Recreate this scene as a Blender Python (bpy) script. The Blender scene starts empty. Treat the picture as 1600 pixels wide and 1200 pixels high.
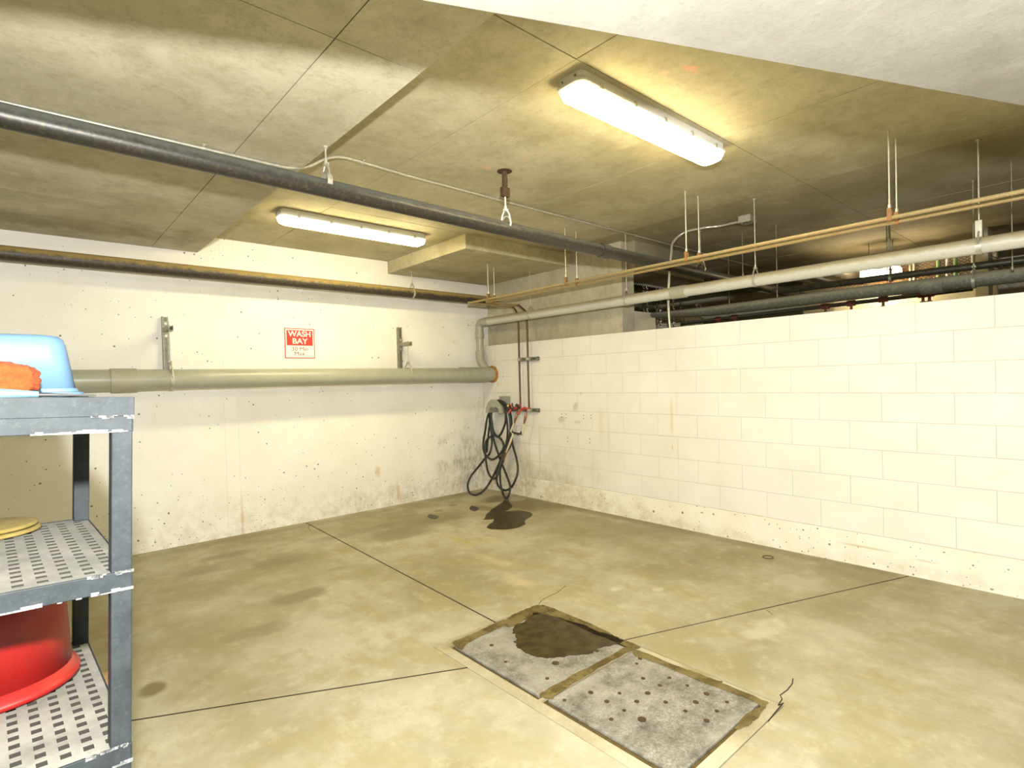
import bpy, bmesh, math, random
from mathutils import Vector, Matrix
random.seed(7)
C = bpy.context.scene.collection
S = bpy.context.scene

# ------------------------------------------------------------------ camera
F = 864.5455
RIGHT = Vector((0.748910513, -0.662179018, -0.025534127))
UP = Vector((0.029098772, -0.005633722, 0.999560665))
FWD = Vector((0.662031951, 0.749324502, -0.015049443))
EYE = Vector((0, 0, 1.40))
cd = bpy.data.cameras.new('camera'); cam = bpy.data.objects.new('camera', cd); C.objects.link(cam)
cd.sensor_width = 36.0; cd.lens = F / 1600 * 36.0; cd.shift_y = 7 / 1600; cd.clip_start = 0.02
cam.matrix_world = Matrix(((RIGHT.x, UP.x, -FWD.x, 0), (RIGHT.y, UP.y, -FWD.y, 0), (RIGHT.z, UP.z, -FWD.z, 1.4), (0, 0, 0, 1)))
S.camera = cam

# ------------------------------------------------------------------ view, world, lights
S.view_settings.view_transform = 'Standard'; S.view_settings.look = 'None'
S.view_settings.gamma = 1.0; S.view_settings.use_curve_mapping = False
S.view_settings.exposure = 0.35
W = bpy.data.worlds.new('world'); S.world = W; W.use_nodes = True
bg = W.node_tree.nodes['Background']; bg.inputs[0].default_value = (1.0, 0.93, 0.74, 1); bg.inputs[1].default_value = 0.24
LENS_STRENGTH = 52.0                     # the two fluorescent fixtures
LENS_COLOR = (1.0, 0.84, 0.47)
FLASH_POWER = 600.0                       # the photographer's flash held just above the camera
fl = bpy.data.lights.new('flash', 'POINT'); fl.energy = FLASH_POWER; fl.color = (1.0, 0.985, 0.95); fl.shadow_soft_size = 0.035
flo = bpy.data.objects.new('flash', fl); C.objects.link(flo); flo.location = (0.0, -0.03, 1.71)

# ------------------------------------------------------------------ helpers
def at(px, py, axis, val):
    """point of the place seen at pixel (px, py) of the photograph on the plane axis = val"""
    d = FWD + RIGHT * ((px - 800) / F) - UP * ((py - 607) / F)
    t = (val - EYE[axis]) / d[axis]
    return EYE + d * t

class MB:
    def __init__(s): s.v = []; s.f = []; s.sm = []
    def add(s, vs, fs, smooth=False):
        o = len(s.v); s.v += [tuple(v) for v in vs]
        for f in fs: s.f.append([i + o for i in f]); s.sm.append(smooth)
        return s
    def box(s, x0, x1, y0, y1, z0, z1, bev=0.0):
        if bev:
            bm = bmesh.new(); bmesh.ops.create_cube(bm, size=1)
            for v in bm.verts: v.co = Vector(((x0+x1)/2 + v.co.x*(x1-x0), (y0+y1)/2 + v.co.y*(y1-y0), (z0+z1)/2 + v.co.z*(z1-z0)))
            bmesh.ops.bevel(bm, geom=bm.edges[:], offset=bev, segments=2, affect='EDGES', profile=0.5)
            bm.verts.index_update(); s.add([v.co[:] for v in bm.verts], [[v.index for v in f.verts] for f in bm.faces]); bm.free(); return s
        vs = [(x, y, z) for z in (z0, z1) for y in (y0, y1) for x in (x0, x1)]
        return s.add(vs, [(0,2,3,1),(4,5,7,6),(0,1,5,4),(2,6,7,3),(0,4,6,2),(1,3,7,5)])
    def prism(s, poly, z0, z1):
        n = len(poly); vs = [(p[0], p[1], z0) for p in poly] + [(p[0], p[1], z1) for p in poly]
        a = sum(poly[i][0]*poly[(i+1) % n][1] - poly[(i+1) % n][0]*poly[i][1] for i in range(n))
        top = list(range(n, 2*n)); bot = list(range(n))[::-1]
        fs = [top, bot] + [(i, (i+1) % n, n + (i+1) % n, n + i) for i in range(n)]
        if a < 0: fs = [tuple(reversed(f)) for f in fs]
        return s.add(vs, fs)
    def tube(s, pts, r, n=12, caps=True, smooth=True):
        pts = [Vector(p) for p in pts]; rr = r if isinstance(r, (list, tuple)) else [r]*len(pts)
        t0 = (pts[1]-pts[0]).normalized(); up = Vector((0,0,1)) if abs(t0.z) < 0.9 else Vector((1,0,0))
        nrm = (up - t0*up.dot(t0)).normalized(); rings = []
        for i, p in enumerate(pts):
            a = pts[max(i-1,0)]; b = pts[min(i+1,len(pts)-1)]; t = (b-a)
            t = t.normalized() if t.length > 1e-9 else t0
            nrm = (nrm - t*nrm.dot(t)).normalized(); bi = t.cross(nrm)
            rings.append([p + (nrm*math.cos(2*math.pi*k/n) + bi*math.sin(2*math.pi*k/n))*rr[i] for k in range(n)])
        vs = [v for rg in rings for v in rg]; fs = []
        for i in range(len(pts)-1):
            for k in range(n): fs.append((i*n+k, i*n+(k+1)%n, (i+1)*n+(k+1)%n, (i+1)*n+k))
        s.add(vs, fs, smooth)
        if caps: s.add(rings[0], [tuple(reversed(range(n)))]); s.add(rings[-1], [tuple(range(n))])
        return s
    def cyl(s, a, b, r, n=14, r2=None): return s.tube([a, b], [r, r if r2 is None else r2], n)
    def sphere(s, c, r, sx=1, sy=1, sz=1, n=10, jitter=0):
        bm = bmesh.new(); bmesh.ops.create_uvsphere(bm, u_segments=n*2, v_segments=n, radius=r)
        bm.verts.index_update()
        s.add([(c[0]+v.co.x*sx+random.uniform(-jitter,jitter), c[1]+v.co.y*sy+random.uniform(-jitter,jitter), c[2]+v.co.z*sz+random.uniform(-jitter,jitter)) for v in bm.verts], [[v.index for v in f.verts] for f in bm.faces], True); bm.free(); return s
    def ring(s, c, axis, R, w, t, n=28, a0=0, a1=360):
        """flat strap bent round the axis: radius R, width w along the axis, thickness t"""
        ax = 'xyz'.index(axis); o = [(1,2),(0,2),(0,1)][ax]; vs = []; fs = []; full = (a1-a0) >= 360
        m = n if full else n+1
        for i in range(m):
            a = math.radians(a0 + (a1-a0)*i/n)
            for rad, h in ((R,-w/2),(R,w/2),(R+t,w/2),(R+t,-w/2)):
                p = [0,0,0]; p[ax] = c[ax]+h; p[o[0]] = c[o[0]]+rad*math.cos(a); p[o[1]] = c[o[1]]+rad*math.sin(a); vs.append(p)
        for i in range(n):
            a = i*4; b = ((i+1) % m)*4
            for k in range(4): fs.append((a+k, a+(k+1)%4, b+(k+1)%4, b+k))
        if not full: fs += [(0,1,2,3), (n*4+3,n*4+2,n*4+1,n*4)]
        return s.add(vs, fs)
    def build(s, name, mat, parent=None, label=None, cat=None, group=None, kind=None, loc=None):
        me = bpy.data.meshes.new(name); me.from_pydata(s.v, [], s.f); me.validate()
        for p, q in zip(me.polygons, s.sm): p.use_smooth = q
        bm = bmesh.new(); bm.from_mesh(me); bmesh.ops.recalc_face_normals(bm, faces=bm.faces); bm.to_mesh(me); bm.free()
        me.materials.append(mat); o = bpy.data.objects.new(name, me); C.objects.link(o)
        if parent: o.parent = parent
        if loc: o.location = loc
        return tag(o, label, cat, group, kind)

def tag(o, label=None, cat=None, group=None, kind=None):
    for k, v in (('label', label), ('category', cat), ('group', group), ('kind', kind)):
        if v: o[k] = v
    return o
def empty(name, loc=(0,0,0), label=None, cat=None, group=None, kind=None, rot=(0,0,0)):
    o = bpy.data.objects.new(name, None); C.objects.link(o); o.location = loc; o.rotation_euler = rot
    o.empty_display_size = 0.05
    return tag(o, label, cat, group, kind)
def fillet(pts, rad, seg=6):
    pts = [Vector(p) for p in pts]; out = [pts[0]]
    for i in range(1, len(pts)-1):
        a, b, c = pts[i-1], pts[i], pts[i+1]; d1 = (a-b).normalized(); d2 = (c-b).normalized()
        r = min(rad, (a-b).length*.49, (c-b).length*.49); p, q = b+d1*r, b+d2*r
        for k in range(seg+1):
            t = k/seg; out.append(p*(1-t)**2 + b*2*t*(1-t) + q*t*t)
    return out + [pts[-1]]
def spline(pts, per=6, closed=False):
    pts = [Vector(p) for p in pts]; n = len(pts); out = []
    for i in range(n-1):
        p0 = pts[max(i-1,0)]; p1 = pts[i]; p2 = pts[i+1]; p3 = pts[min(i+2,n-1)]
        for k in range(per):
            t = k/per; out.append(0.5*((2*p1)+(p2-p0)*t+(2*p0-5*p1+4*p2-p3)*t*t+(3*p1-p0-3*p2+p3)*t*t*t))
    return out + [pts[-1]]

# ------------------------------------------------------------------ materials
class NT:
    def __init__(s, name):
        s.m = bpy.data.materials.new(name); s.m.use_nodes = True; s.t = s.m.node_tree
        s.b = s.t.nodes['Principled BSDF']; s.geo = s.t.nodes.new('ShaderNodeNewGeometry')
    def n(s, typ, **kw):
        nd = s.t.nodes.new(typ)
        for k, v in kw.items(): setattr(nd, k, v)
        return nd
    def l(s, a, b): s.t.links.new(a, b)
    def noise(s, scale, detail=5, rough=.6, vec=None, stretch=None):
        nd = s.n('ShaderNodeTexNoise'); nd.inputs['Scale'].default_value = scale; nd.inputs['Detail'].default_value = detail
        nd.inputs['Roughness'].default_value = rough; src = vec or s.geo.outputs['Position']
        if stretch:
            mp = s.n('ShaderNodeMapping'); mp.inputs['Scale'].default_value = stretch; s.l(src, mp.inputs[0]); src = mp.outputs[0]
        s.l(src, nd.inputs['Vector']); return nd.outputs['Fac']
    def ramp(s, fac, stops):
        r = s.n('ShaderNodeValToRGB'); e = r.color_ramp.elements
        while len(e) < len(stops): e.new(0.5)
        for i, (p, c) in enumerate(stops):
            e[i].position = p; e[i].color = (c, c, c, 1) if isinstance(c, (int, float)) else (*c, 1)
        s.l(fac, r.inputs[0]); return r.outputs[0]
    def mix(s, fac, a, b, mode='MIX'):
        m = s.n('ShaderNodeMix', data_type='RGBA', blend_type=mode)
        for sock, v in ((m.inputs[0], fac), (m.inputs[6], a), (m.inputs[7], b)):
            if hasattr(v, 'is_linked'): s.l(v, sock)
            elif isinstance(v, (tuple, list)): sock.default_value = (*v, 1)
            else: sock.default_value = v
        return m.outputs[2]
    def math(s, op, a, b=None, clamp=False):
        m = s.n('ShaderNodeMath', operation=op); m.use_clamp = clamp
        for i, v in enumerate((a, b)):
            if v is None: continue
            if hasattr(v, 'is_linked'): s.l(v, m.inputs[i])
            else: m.inputs[i].default_value = v
        return m.outputs[0]
    def sep(s):
        x = s.n('ShaderNodeSeparateXYZ'); s.l(s.geo.outputs['Position'], x.inputs[0]); return x.outputs
    def blobs(s, items, warp=.25, wscale=6, soft=.35):
        """mask of irregular patches: items = (centre, (rx, ry, rz), strength)"""
        nz = s.n('ShaderNodeTexNoise'); nz.inputs['Scale'].default_value = wscale; nz.inputs['Detail'].default_value = 5
        s.l(s.geo.outputs['Position'], nz.inputs['Vector']); w = s.math('MULTIPLY', s.math('SUBTRACT', nz.outputs['Fac'], .5), warp*4)
        out = None
        for c, r, k in items:
            sb = s.n('ShaderNodeVectorMath', operation='SUBTRACT'); s.l(s.geo.outputs['Position'], sb.inputs[0]); sb.inputs[1].default_value = c
            dv = s.n('ShaderNodeVectorMath', operation='DIVIDE'); s.l(sb.outputs[0], dv.inputs[0]); dv.inputs[1].default_value = r
            ln = s.n('ShaderNodeVectorMath', operation='LENGTH'); s.l(dv.outputs[0], ln.inputs[0])
            d = s.math('ADD', ln.outputs['Value'], w)
            mr = s.n('ShaderNodeMapRange', interpolation_type='SMOOTHSTEP'); s.l(d, mr.inputs[0])
            mr.inputs[1].default_value = 1.0; mr.inputs[2].default_value = 1.0-soft; mr.inputs[3].default_value = 0; mr.inputs[4].default_value = k
            out = mr.outputs[0] if out is None else s.math('MAXIMUM', out, mr.outputs[0])
        return out
    def bump(s, h, dist=.002, strength=.5):
        b = s.n('ShaderNodeBump'); b.inputs['Distance'].default_value = dist; b.inputs['Strength'].default_value = strength
        s.l(h, b.inputs['Height']); s.l(b.outputs[0], s.b.inputs['Normal']); return b
    def fin(s, col, rough=.6, metal=0, spec=.5):
        for key, v in (('Base Color', col), ('Roughness', rough), ('Metallic', metal), ('Specular IOR Level', spec)):
            sk = s.b.inputs[key]
            if hasattr(v, 'is_linked'): s.l(v, sk)
            elif isinstance(v, (tuple, list)): sk.default_value = (*v, 1)
            else: sk.default_value = v
        return s.m

def simple(name, col, rough=.5, metal=0, var=.12, scale=30, spec=.5, col2=None):
    t = NT(name); n = t.ramp(t.noise(scale), [(.3, 0.0), (.7, 1.0)])
    c2 = col2 or tuple(max(0, c*(1-var*2)) for c in col)
    return t.fin(t.mix(n, c2, col), rough, metal, spec)

def bugholes(t, scale, size, dens_lo, dens_hi, zlow=0.9):
    """sparse small pits, denser low on the wall"""
    v = t.n('ShaderNodeTexVoronoi'); v.inputs['Scale'].default_value = scale; t.l(t.geo.outputs['Position'], v.inputs['Vector'])
    sc = t.n('ShaderNodeSeparateColor'); t.l(v.outputs['Color'], sc.inputs[0])
    z = t.sep()[2]
    mr = t.n('ShaderNodeMapRange'); t.l(z, mr.inputs[0]); mr.inputs[1].default_value = 0; mr.inputs[2].default_value = zlow
    mr.inputs[3].default_value = dens_hi; mr.inputs[4].default_value = dens_lo
    pick = t.math('LESS_THAN', sc.outputs[0], mr.outputs[0])
    sz = t.math('MULTIPLY', sc.outputs[1], size); sz = t.math('MULTIPLY', sz, sc.outputs[2])
    dot = t.math('LESS_THAN', v.outputs['Distance'], sz)
    return t.math('MULTIPLY', pick, dot)

# painted cast concrete (back wall)
t = NT('painted_concrete')
base = t.mix(t.ramp(t.noise(2.2, 6), [(.35, 0.0), (.7, 1.0)]), (.73, .715, .645), (.80, .795, .74))
base = t.mix(t.math('MULTIPLY', t.ramp(t.noise(60, 3), [(.45, 0.0), (.8, 1.0)]), .25), base, (.60, .56, .44))
z = t.sep()[2]
low = t.n('ShaderNodeMapRange'); t.l(z, low.inputs[0]); low.inputs[1].default_value = .45; low.inputs[2].default_value = 0.0
dirt = t.math('MULTIPLY', low.outputs[0], t.ramp(t.noise(9, 8, .75), [(.42, 0.0), (.75, 1.0)]))
base = t.mix(t.math('MULTIPLY', dirt, .8), base, (.42, .36, .20))
grime = t.blobs([((4.35, 5.65, .35), (.75, .5, .55), .85), ((4.45, 5.65, .9), (.35, .5, .5), .4), ((3.3, 5.65, .1), (1.2, .5, .25), .35)], .5, 5, .9)
gn = t.ramp(t.noise(26, 8, .8, stretch=(1, 1, .35)), [(.38, 0.0), (.62, 1.0)])
base = t.mix(t.math('MULTIPLY', grime, gn), base, (.24, .22, .15))
rust = t.blobs([((2.95, 5.65, .42), (.05, .5, .10), .6), ((3.2, 5.65, .15), (.03, .5, .16), .6), ((1.53, 5.65, .15), (.02, .5, .3), .5)], .3, 14, .9)
base = t.mix(rust, base, (.55, .33, .13))
h = bugholes(t, 26, .25, .16, .40)
h2 = bugholes(t, 60, .36, .04, .40, .6)
hh = t.math('MAXIMUM', h, h2)
base = t.mix(t.math('MULTIPLY', hh, .85), base, (.10, .08, .05))
t.bump(t.math('SUBTRACT', t.noise(14, 4), t.math('MULTIPLY', hh, 2)), .003, .35)
M_wall = t.fin(base, .62)

# painted blocks
t = NT('painted_block')
base = t.mix(t.ramp(t.noise(2.0, 6), [(.35, 0.0), (.7, 1.0)]), (.65, .635, .575), (.72, .712, .665))
oi = t.n('ShaderNodeObjectInfo'); rv = t.math('MULTIPLY', oi.outputs['Random'], .05)
base = t.mix(rv, base, (.55, .50, .38))
y, z = t.sep()[1], t.sep()[2]
dk = t.blobs([((4.5, 5.35, .40), (.5, .75, .60), .75), ((4.5, 4.7, .22), (.5, 1.0, .30), .8), ((4.5, 4.3, .3), (.5, .9, .4), .3)], .45, 4, .9)
gn = t.ramp(t.noise(14, 8, .75, stretch=(1, 1, .45)), [(.35, 0.1), (.65, 1.0)])
base = t.mix(t.math('MULTIPLY', dk, gn), base, (.40, .34, .18))
sm = t.blobs([((4.49, 4.05, 1.10), (.3, .05, .07), .5), ((4.49, 4.28, .95), (.3, .07, .05), .5), ((4.49, 3.97, 1.24), (.3, .03, .03), .45), ((4.49, 4.02, .93), (.3, .06, .03), .35)], .4, 12, .8)
base = t.mix(sm, base, (.33, .30, .22))
drip = t.blobs([((4.49, 2.86, 1.03), (.3, .025, .22), .55), ((4.49, 2.86, .74), (.3, .012, .05), .8), ((4.49, 2.8, .6), (.3, .012, .25), .3), ((4.49, 3.7, .9), (.3, .05, .3), .25), ((4.49, 5.35, 1.35), (.3, .025, .03), .9)], .3, 18, .9)
base = t.mix(drip, base, (.58, .44, .18))
st = t.blobs([((4.49, 4.62, .55), (.3, .02, .5), .4), ((4.49, 4.8, .5), (.3, .015, .4), .35), ((4.49, 3.6, .8), (.3, .02, .35), .25)], .15, 9, .9)
base = t.mix(st, base, (.45, .40, .26))
nz = t.ramp(t.noise(26, 7, .8), [(.5, 0.0), (.9, 1.0)])
base = t.mix(t.math('MULTIPLY', nz, .3), base, (.62, .58, .44))
t.bump(t.noise(90, 4, .7), .0012, .5)
M_block = t.fin(base, .66)
M_mortar = simple('painted_mortar', (.56, .535, .45), .8, var=.06)

# painted curb under the blocks
t = NT('painted_curb')
base = t.mix(t.ramp(t.noise(3, 6), [(.3, 0.0), (.7, 1.0)]), (.70, .66, .54), (.78, .76, .67))
dk = t.blobs([((4.5, 5.2, .1), (.5, 1.0, .4), .85), ((4.5, 4.2, .1), (.5, 1.2, .35), .55), ((4.5, 2.9, .02), (.5, 1.6, .10), .45), ((4.5, .9, .05), (.5, 1.0, .07), .3)], .5, 6, .9)
gn = t.ramp(t.noise(22, 8, .8), [(.38, 0.1), (.65, 1.0)])
base = t.mix(t.math('MULTIPLY', dk, gn), base, (.34, .28, .14))
sc = t.blobs([((4.48, 1.3, .14), (.3, .25, .012), .6), ((4.48, .95, .12), (.3, .12, .012), .5)], .15, 6, .9)
base = t.mix(sc, base, (.45, .36, .18))
hh = t.math('MAXIMUM', bugholes(t, 26, .5, .25, .4, .3), bugholes(t, 60, .5, .25, .45, .3))
base = t.mix(t.math('MULTIPLY', hh, .8), base, (.12, .09, .05))
t.bump(t.math('SUBTRACT', t.noise(14, 5), t.math('MULTIPLY', hh, 2)), .004, .5)
M_curb = t.fin(base, .65)

# raw concrete of the ceiling
def concrete(name, a, b, stains_shade=None, stain_shade_col=(.20, .17, .09), pink=None, rough=.8, streak=(1, 1, 1), smudge=(.24, .21, .115)):
    t = NT(name)
    base = t.mix(t.ramp(t.noise(1.3, 7, .62, stretch=streak), [(.38, 0.0), (.60, 1.0)]), a, b)
    base = t.mix(t.math('MULTIPLY', t.ramp(t.noise(4.5, 8, .72, stretch=streak), [(.46, 0.0), (.66, 1.0)]), .38), base, smudge)
    base = t.mix(t.math('MULTIPLY', t.ramp(t.noise(15, 8, .8, stretch=streak), [(.5, 0.0), (.66, 1.0)]), .35), base, smudge)
    base = t.mix(t.math('MULTIPLY', t.ramp(t.noise(75, 4, .7), [(.52, 0.0), (.75, 1.0)]), .30), base, tuple(c*.5 for c in a))
    base = t.mix(t.math('MULTIPLY', t.ramp(t.noise(7, 6, .7, stretch=(1, .5, 1)), [(.60, 0.0), (.75, 1.0)]), .35), base, tuple(min(1, c*1.35) for c in b))
    if stains_shade: base = t.mix(t.blobs(stains_shade, .4, 5, .9), base, stain_shade_col)
    if pink: base = t.mix(t.math('MULTIPLY', t.blobs(pink, .5, 22, .9), .75), base, (.75, .36, .24))
    t.bump(t.noise(30, 6, .7), .003, .35)
    return t.fin(base, rough, 0, .3)
M_ceil = concrete('ceiling_concrete', (.38, .335, .20), (.49, .445, .30), pink=[((2.30, 1.33, 2.785), (.06, .035, .3), .9), ((2.24, 1.42, 2.785), (.03, .03, .3), .7), ((2.30, 2.80, 2.785), (.07, .03, .3), .8), ((2.2, 1.62, 2.785), (.03, .03, .3), .6),
    ((2.40, 2.55, 2.785), (.05, .03, .3), .5), ((2.42, 2.32, 2.785), (.05, .02, .3), .5), ((2.15, 3.05, 2.785), (.04, .02, .3), .5), ((1.75, 3.75, 2.785), (.05, .03, .3), .5), ((2.95, 3.75, 2.785), (.09, .02, .3), .5)],
    stains_shade=[((1.6, 4.05, 2.785), (.25, .9, .3), .3), ((4.0, 1.6, 2.785), (.5, 1.2, .3), .35), ((5.2, 2.6, 2.785), (1.2, 1.6, .3), .45)])  # blobs nearest the next bay paint in the ceiling's dimness there
M_slab = concrete('slab_concrete', (.42, .385, .27), (.53, .495, .375), stains_shade=[((.1, 5.2, 2.63), (1.2, .5, .3), .5), ((1.05, 5.1, 2.63), (.2, .5, .3), .35)])
M_seam = simple('dark_form_seam', (.10, .085, .045), .9)
M_ceil_shade = concrete('shade_toned_ceiling_concrete', (.27, .235, .14), (.40, .36, .25))  # darker copy of the ceiling concrete, next-bay shade put into its colour
M_beam = concrete('beam_concrete', (.21, .205, .175), (.28, .275, .245), pink=[((2.1, .1, 2.2), (.03, .02, .3), .6)], smudge=(.19, .185, .15))
M_gray = concrete('bare_wall_concrete', (.40, .37, .27), (.50, .47, .36), streak=(1, 1, .6))
M_shade = concrete('shade_toned_concrete', (.22, .20, .13), (.30, .27, .18))  # concrete darkened so its colour carries the shade of the next bay
M_cream = simple('cream_paint', (.62, .58, .42), .7, var=.06, scale=5)

# floor concrete
FL = [((4.20, 4.55, 0), (.40, .34, .3), .95), ((4.15, 5.05, 0), (.28, .20, .3), .9), ((3.75, 4.8, 0), (.14, .20, .3), .6), ((3.1, 4.75, 0), (.50, .20, .3), .55), ((2.6, 4.55, 0), (.45, .25, .3), .6), ((2.4, 4.9, 0), (.6, .14, .3), .5),
      ((3.35, 5.05, 0), (.07, .06, .3), .8), ((3.05, 5.1, 0), (.10, .05, .3), .8), ((3.62, 5.15, 0), (.08, .07, .3), .8),
      ((1.30, 3.70, 0), (.26, .14, .3), .7), ((1.5, 4.55, 0), (.30, .16, .3), .55), ((1.25, 5.05, 0), (.28, .10, .3), .6), ((.98, 4.75, 0), (.22, .14, .3), .5), ((.98, 3.35, 0), (.25, .10, .3), .45), ((.42, 3.05, 0), (.075, .09, .3), 1.0),
      ((1.75, 4.05, 0), (.12, .05, .3), .5), ((3.3, 4.4, 0), (.04, .03, .3), .5), ((2.2, 5.5, 0), (2.6, .10, .3), .35), ((4.42, 3.0, 0), (.10, 2.6, .3), .5), ((4.2, 2.9, 0), (.25, .9, .3), .35)]
t = NT('floor_concrete')
base = t.mix(t.ramp(t.noise(1.1, 8, .62), [(.38, 0.0), (.6, 1.0)]), (.245, .215, .12), (.385, .36, .26))
base = t.mix(t.math('MULTIPLY', t.ramp(t.noise(3.6, 9, .75, stretch=(1, .6, 1)), [(.48, 0.0), (.62, 1.0)]), .7), base, (.28, .24, .115))
base = t.mix(t.math('MULTIPLY', t.ramp(t.noise(8, 8, .75), [(.52, 0.0), (.68, 1.0)]), .4), base, (.49, .455, .325))
base = t.mix(t.math('MULTIPLY', t.ramp(t.noise(110, 3, .7), [(.5, 0.0), (.75, 1.0)]), .28), base, (.27, .24, .14))
dk = t.blobs([((1.5, 4.3, 0), (.9, .9, .3), .8), ((.9, 3.7, 0), (.8, .5, .3), .6), ((3.9, 3.5, 0), (.9, 1.6, .3), .4), ((3.6, 1.4, 0), (.9, .5, .3), .3), ((3.0, 4.9, 0), (2.2, .75, .3), .45), ((.6, 4.3, 0), (1.3, 1.2, .3), .3)], .6, 2.2, .95)
base = t.mix(t.math('MULTIPLY', dk, t.ramp(t.noise(5, 8, .75), [(.35, 0.3), (.7, 1.0)])), base, (.26, .235, .12))
wet = t.blobs(FL, .35, 5, .55)
base = t.mix(t.math('MULTIPLY', wet, .92), base, (.12, .09, .028))
orange = t.blobs([((2.72, 3.35, 0), (.10, .35, .3), .5), ((2.55, 2.85, 0), (.12, .3, .3), .5), ((3.05, 3.75, 0), (.08, .35, .3), .4)], .5, 7, .95)
base = t.mix(orange, base, (.50, .41, .25))
yl = t.blobs([((2.85, 3.95, 0), (.06, .35, .3), .6)], .5, 8, .9)
base = t.mix(yl, base, (.38, .31, .08))
light_sp = t.blobs([((3.0, 1.35, 0), (.25, .12, .3), .5), ((2.9, 2.3, 0), (.07, .05, .3), .6), ((3.1, 2.1, 0), (.08, .04, .3), .5)], .6, 9, .9)
base = t.mix(light_sp, base, (.52, .49, .37))
t.bump(t.noise(40, 6, .7), .002, .3)
rg = t.math('SUBTRACT', .72, t.math('MULTIPLY', wet, .38))
M_floor = t.fin(base, rg, 0, .4)
M_joint = simple('joint_shadow_dirt', (.03, .02, .008), .9)
M_patch = concrete('drain_rim_mortar', (.30, .265, .165), (.44, .405, .29), stains_shade=[((2.32, 2.2, 0), (.10, .45, .3), .9), ((2.34, 1.35, 0), (.09, .14, .3), .8), ((2.1, 2.45, 0), (.45, .06, .3), .7), ((1.68, 2.42, 0), (.10, .06, .3), .6), ((2.0, 1.74, 0), (.35, .018, .3), .8)], stain_shade_col=(.19, .15, .05), rough=.6)
# plates
t = NT('galvanised_plate')
base = t.mix(t.ramp(t.noise(9, 9, .8), [(.35, 0.0), (.62, 1.0)]), (.055, .050, .038), (.37, .36, .31))
base = t.mix(t.math('MULTIPLY', t.ramp(t.noise(90, 4, .8), [(.42, 0.0), (.6, 1.0)]), .6), base, (.09, .08, .065))
base = t.mix(t.math('MULTIPLY', t.ramp(t.noise(3, 6, .7), [(.45, 0.0), (.6, 1.0)]), .5), base, (.33, .32, .275))
t.bump(t.noise(60, 4, .8), .002, .5)
M_plate = t.fin(base, .6, .15)
M_rust = simple('rusty_iron', (.085, .048, .024), .8, .2, var=.3, scale=40)
M_pit = simple('wet_rusty_edge', (.10, .07, .02), .45, 0, var=.25, scale=30)
# water film
t = NT('standing_water'); t.b.inputs['Alpha'].default_value = .86
M_water = t.fin(t.mix(t.ramp(t.noise(14, 6), [(.4, 0.0), (.6, 1.0)]), (.030, .020, .005), (.065, .048, .014)), .3, 0, .25)

t = NT('damp_film'); t.b.inputs['Alpha'].default_value = .68
M_damp = t.fin(t.mix(t.ramp(t.noise(9, 6), [(.4, 0.0), (.6, 1.0)]), (.10, .070, .018), (.20, .155, .055)), .45, 0, .3)

def pipe_mat(name, top, bot, speck, rough=.45, metal=0.0):
    t = NT(name)
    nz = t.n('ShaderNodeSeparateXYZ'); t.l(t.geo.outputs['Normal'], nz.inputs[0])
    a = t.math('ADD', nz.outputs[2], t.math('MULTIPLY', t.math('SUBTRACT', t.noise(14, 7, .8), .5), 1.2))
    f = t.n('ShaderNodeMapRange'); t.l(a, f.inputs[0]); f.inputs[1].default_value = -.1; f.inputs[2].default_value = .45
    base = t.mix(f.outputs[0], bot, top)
    base = t.mix(t.math('MULTIPLY', t.ramp(t.noise(55, 6, .8), [(.5, 0.0), (.68, 1.0)]), .7), base, speck)
    t.bump(t.noise(60, 5, .7), .001, .3)
    return t.fin(base, rough, metal)
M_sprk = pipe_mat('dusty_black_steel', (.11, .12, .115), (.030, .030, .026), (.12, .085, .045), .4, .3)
M_sprk2 = pipe_mat('dusty_glow_top_steel', (.34, .25, .09), (.030, .026, .018), (.16, .11, .05), .5, .1)  # top colour holds rusty dust plus the yellow lamp glow on it
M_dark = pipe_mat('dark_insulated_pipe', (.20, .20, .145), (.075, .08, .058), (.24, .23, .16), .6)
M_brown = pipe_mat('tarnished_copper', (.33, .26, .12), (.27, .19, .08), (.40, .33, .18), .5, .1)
M_copper = simple('dark_copper', (.13, .058, .035), .4, .3, var=.2)
M_pvc = simple('gray_pvc', (.35, .36, .28), .33, 0, var=.07, scale=6, spec=.5)
M_pvc2 = pipe_mat('gray_pvc_dusty', (.36, .32, .20), (.50, .50, .43), (.40, .39, .32), .38)
M_cpl = simple('gray_pvc_coupling', (.36, .35, .26), .45, 0, var=.07, scale=8)
M_zinc = simple('galvanised_steel', (.55, .54, .44), .42, .55, var=.15, scale=40)
M_zincd = simple('dull_strut_steel', (.33, .33, .24), .5, .45, var=.2, scale=40)
M_emt = simple('conduit_steel', (.66, .62, .50), .35, .5, var=.1, scale=25)
M_foam = simple('orange_sealing_foam', (.50, .20, .05), .9, 0, var=.25, scale=50)
M_clip = simple('rusty_orange_clip', (.30, .15, .05), .7, 0, var=.25)
M_rubber = simple('black_rubber_hose', (.022, .024, .020), .45, 0, var=.2, scale=40)
M_ivory = simple('ivory_hose', (.66, .58, .38), .5, 0, var=.1)
M_brass = simple('brass', (.45, .25, .12), .35, .7, var=.15, scale=50)
M_red = simple('red_valve_paint', (.55, .07, .04), .4, 0, var=.2)
M_redsp = simple('rusty_red_paint', (.16, .04, .03), .6, 0, var=.3)
M_black = simple('black_plastic', (.02, .02, .02), .5)
M_reel = simple('gray_cast_bracket', (.36, .37, .29), .55, .1, var=.1)
M_yellow = simple('yellow_tag', (.75, .62, .10), .5)
M_green = simple('green_post', (.22, .34, .12), .5)
M_white = simple('white_enamel', (.74, .72, .64), .4, 0, var=.04)
M_trough = simple('fixture_body', (.70, .70, .66), .45, 0, var=.04)
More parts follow.
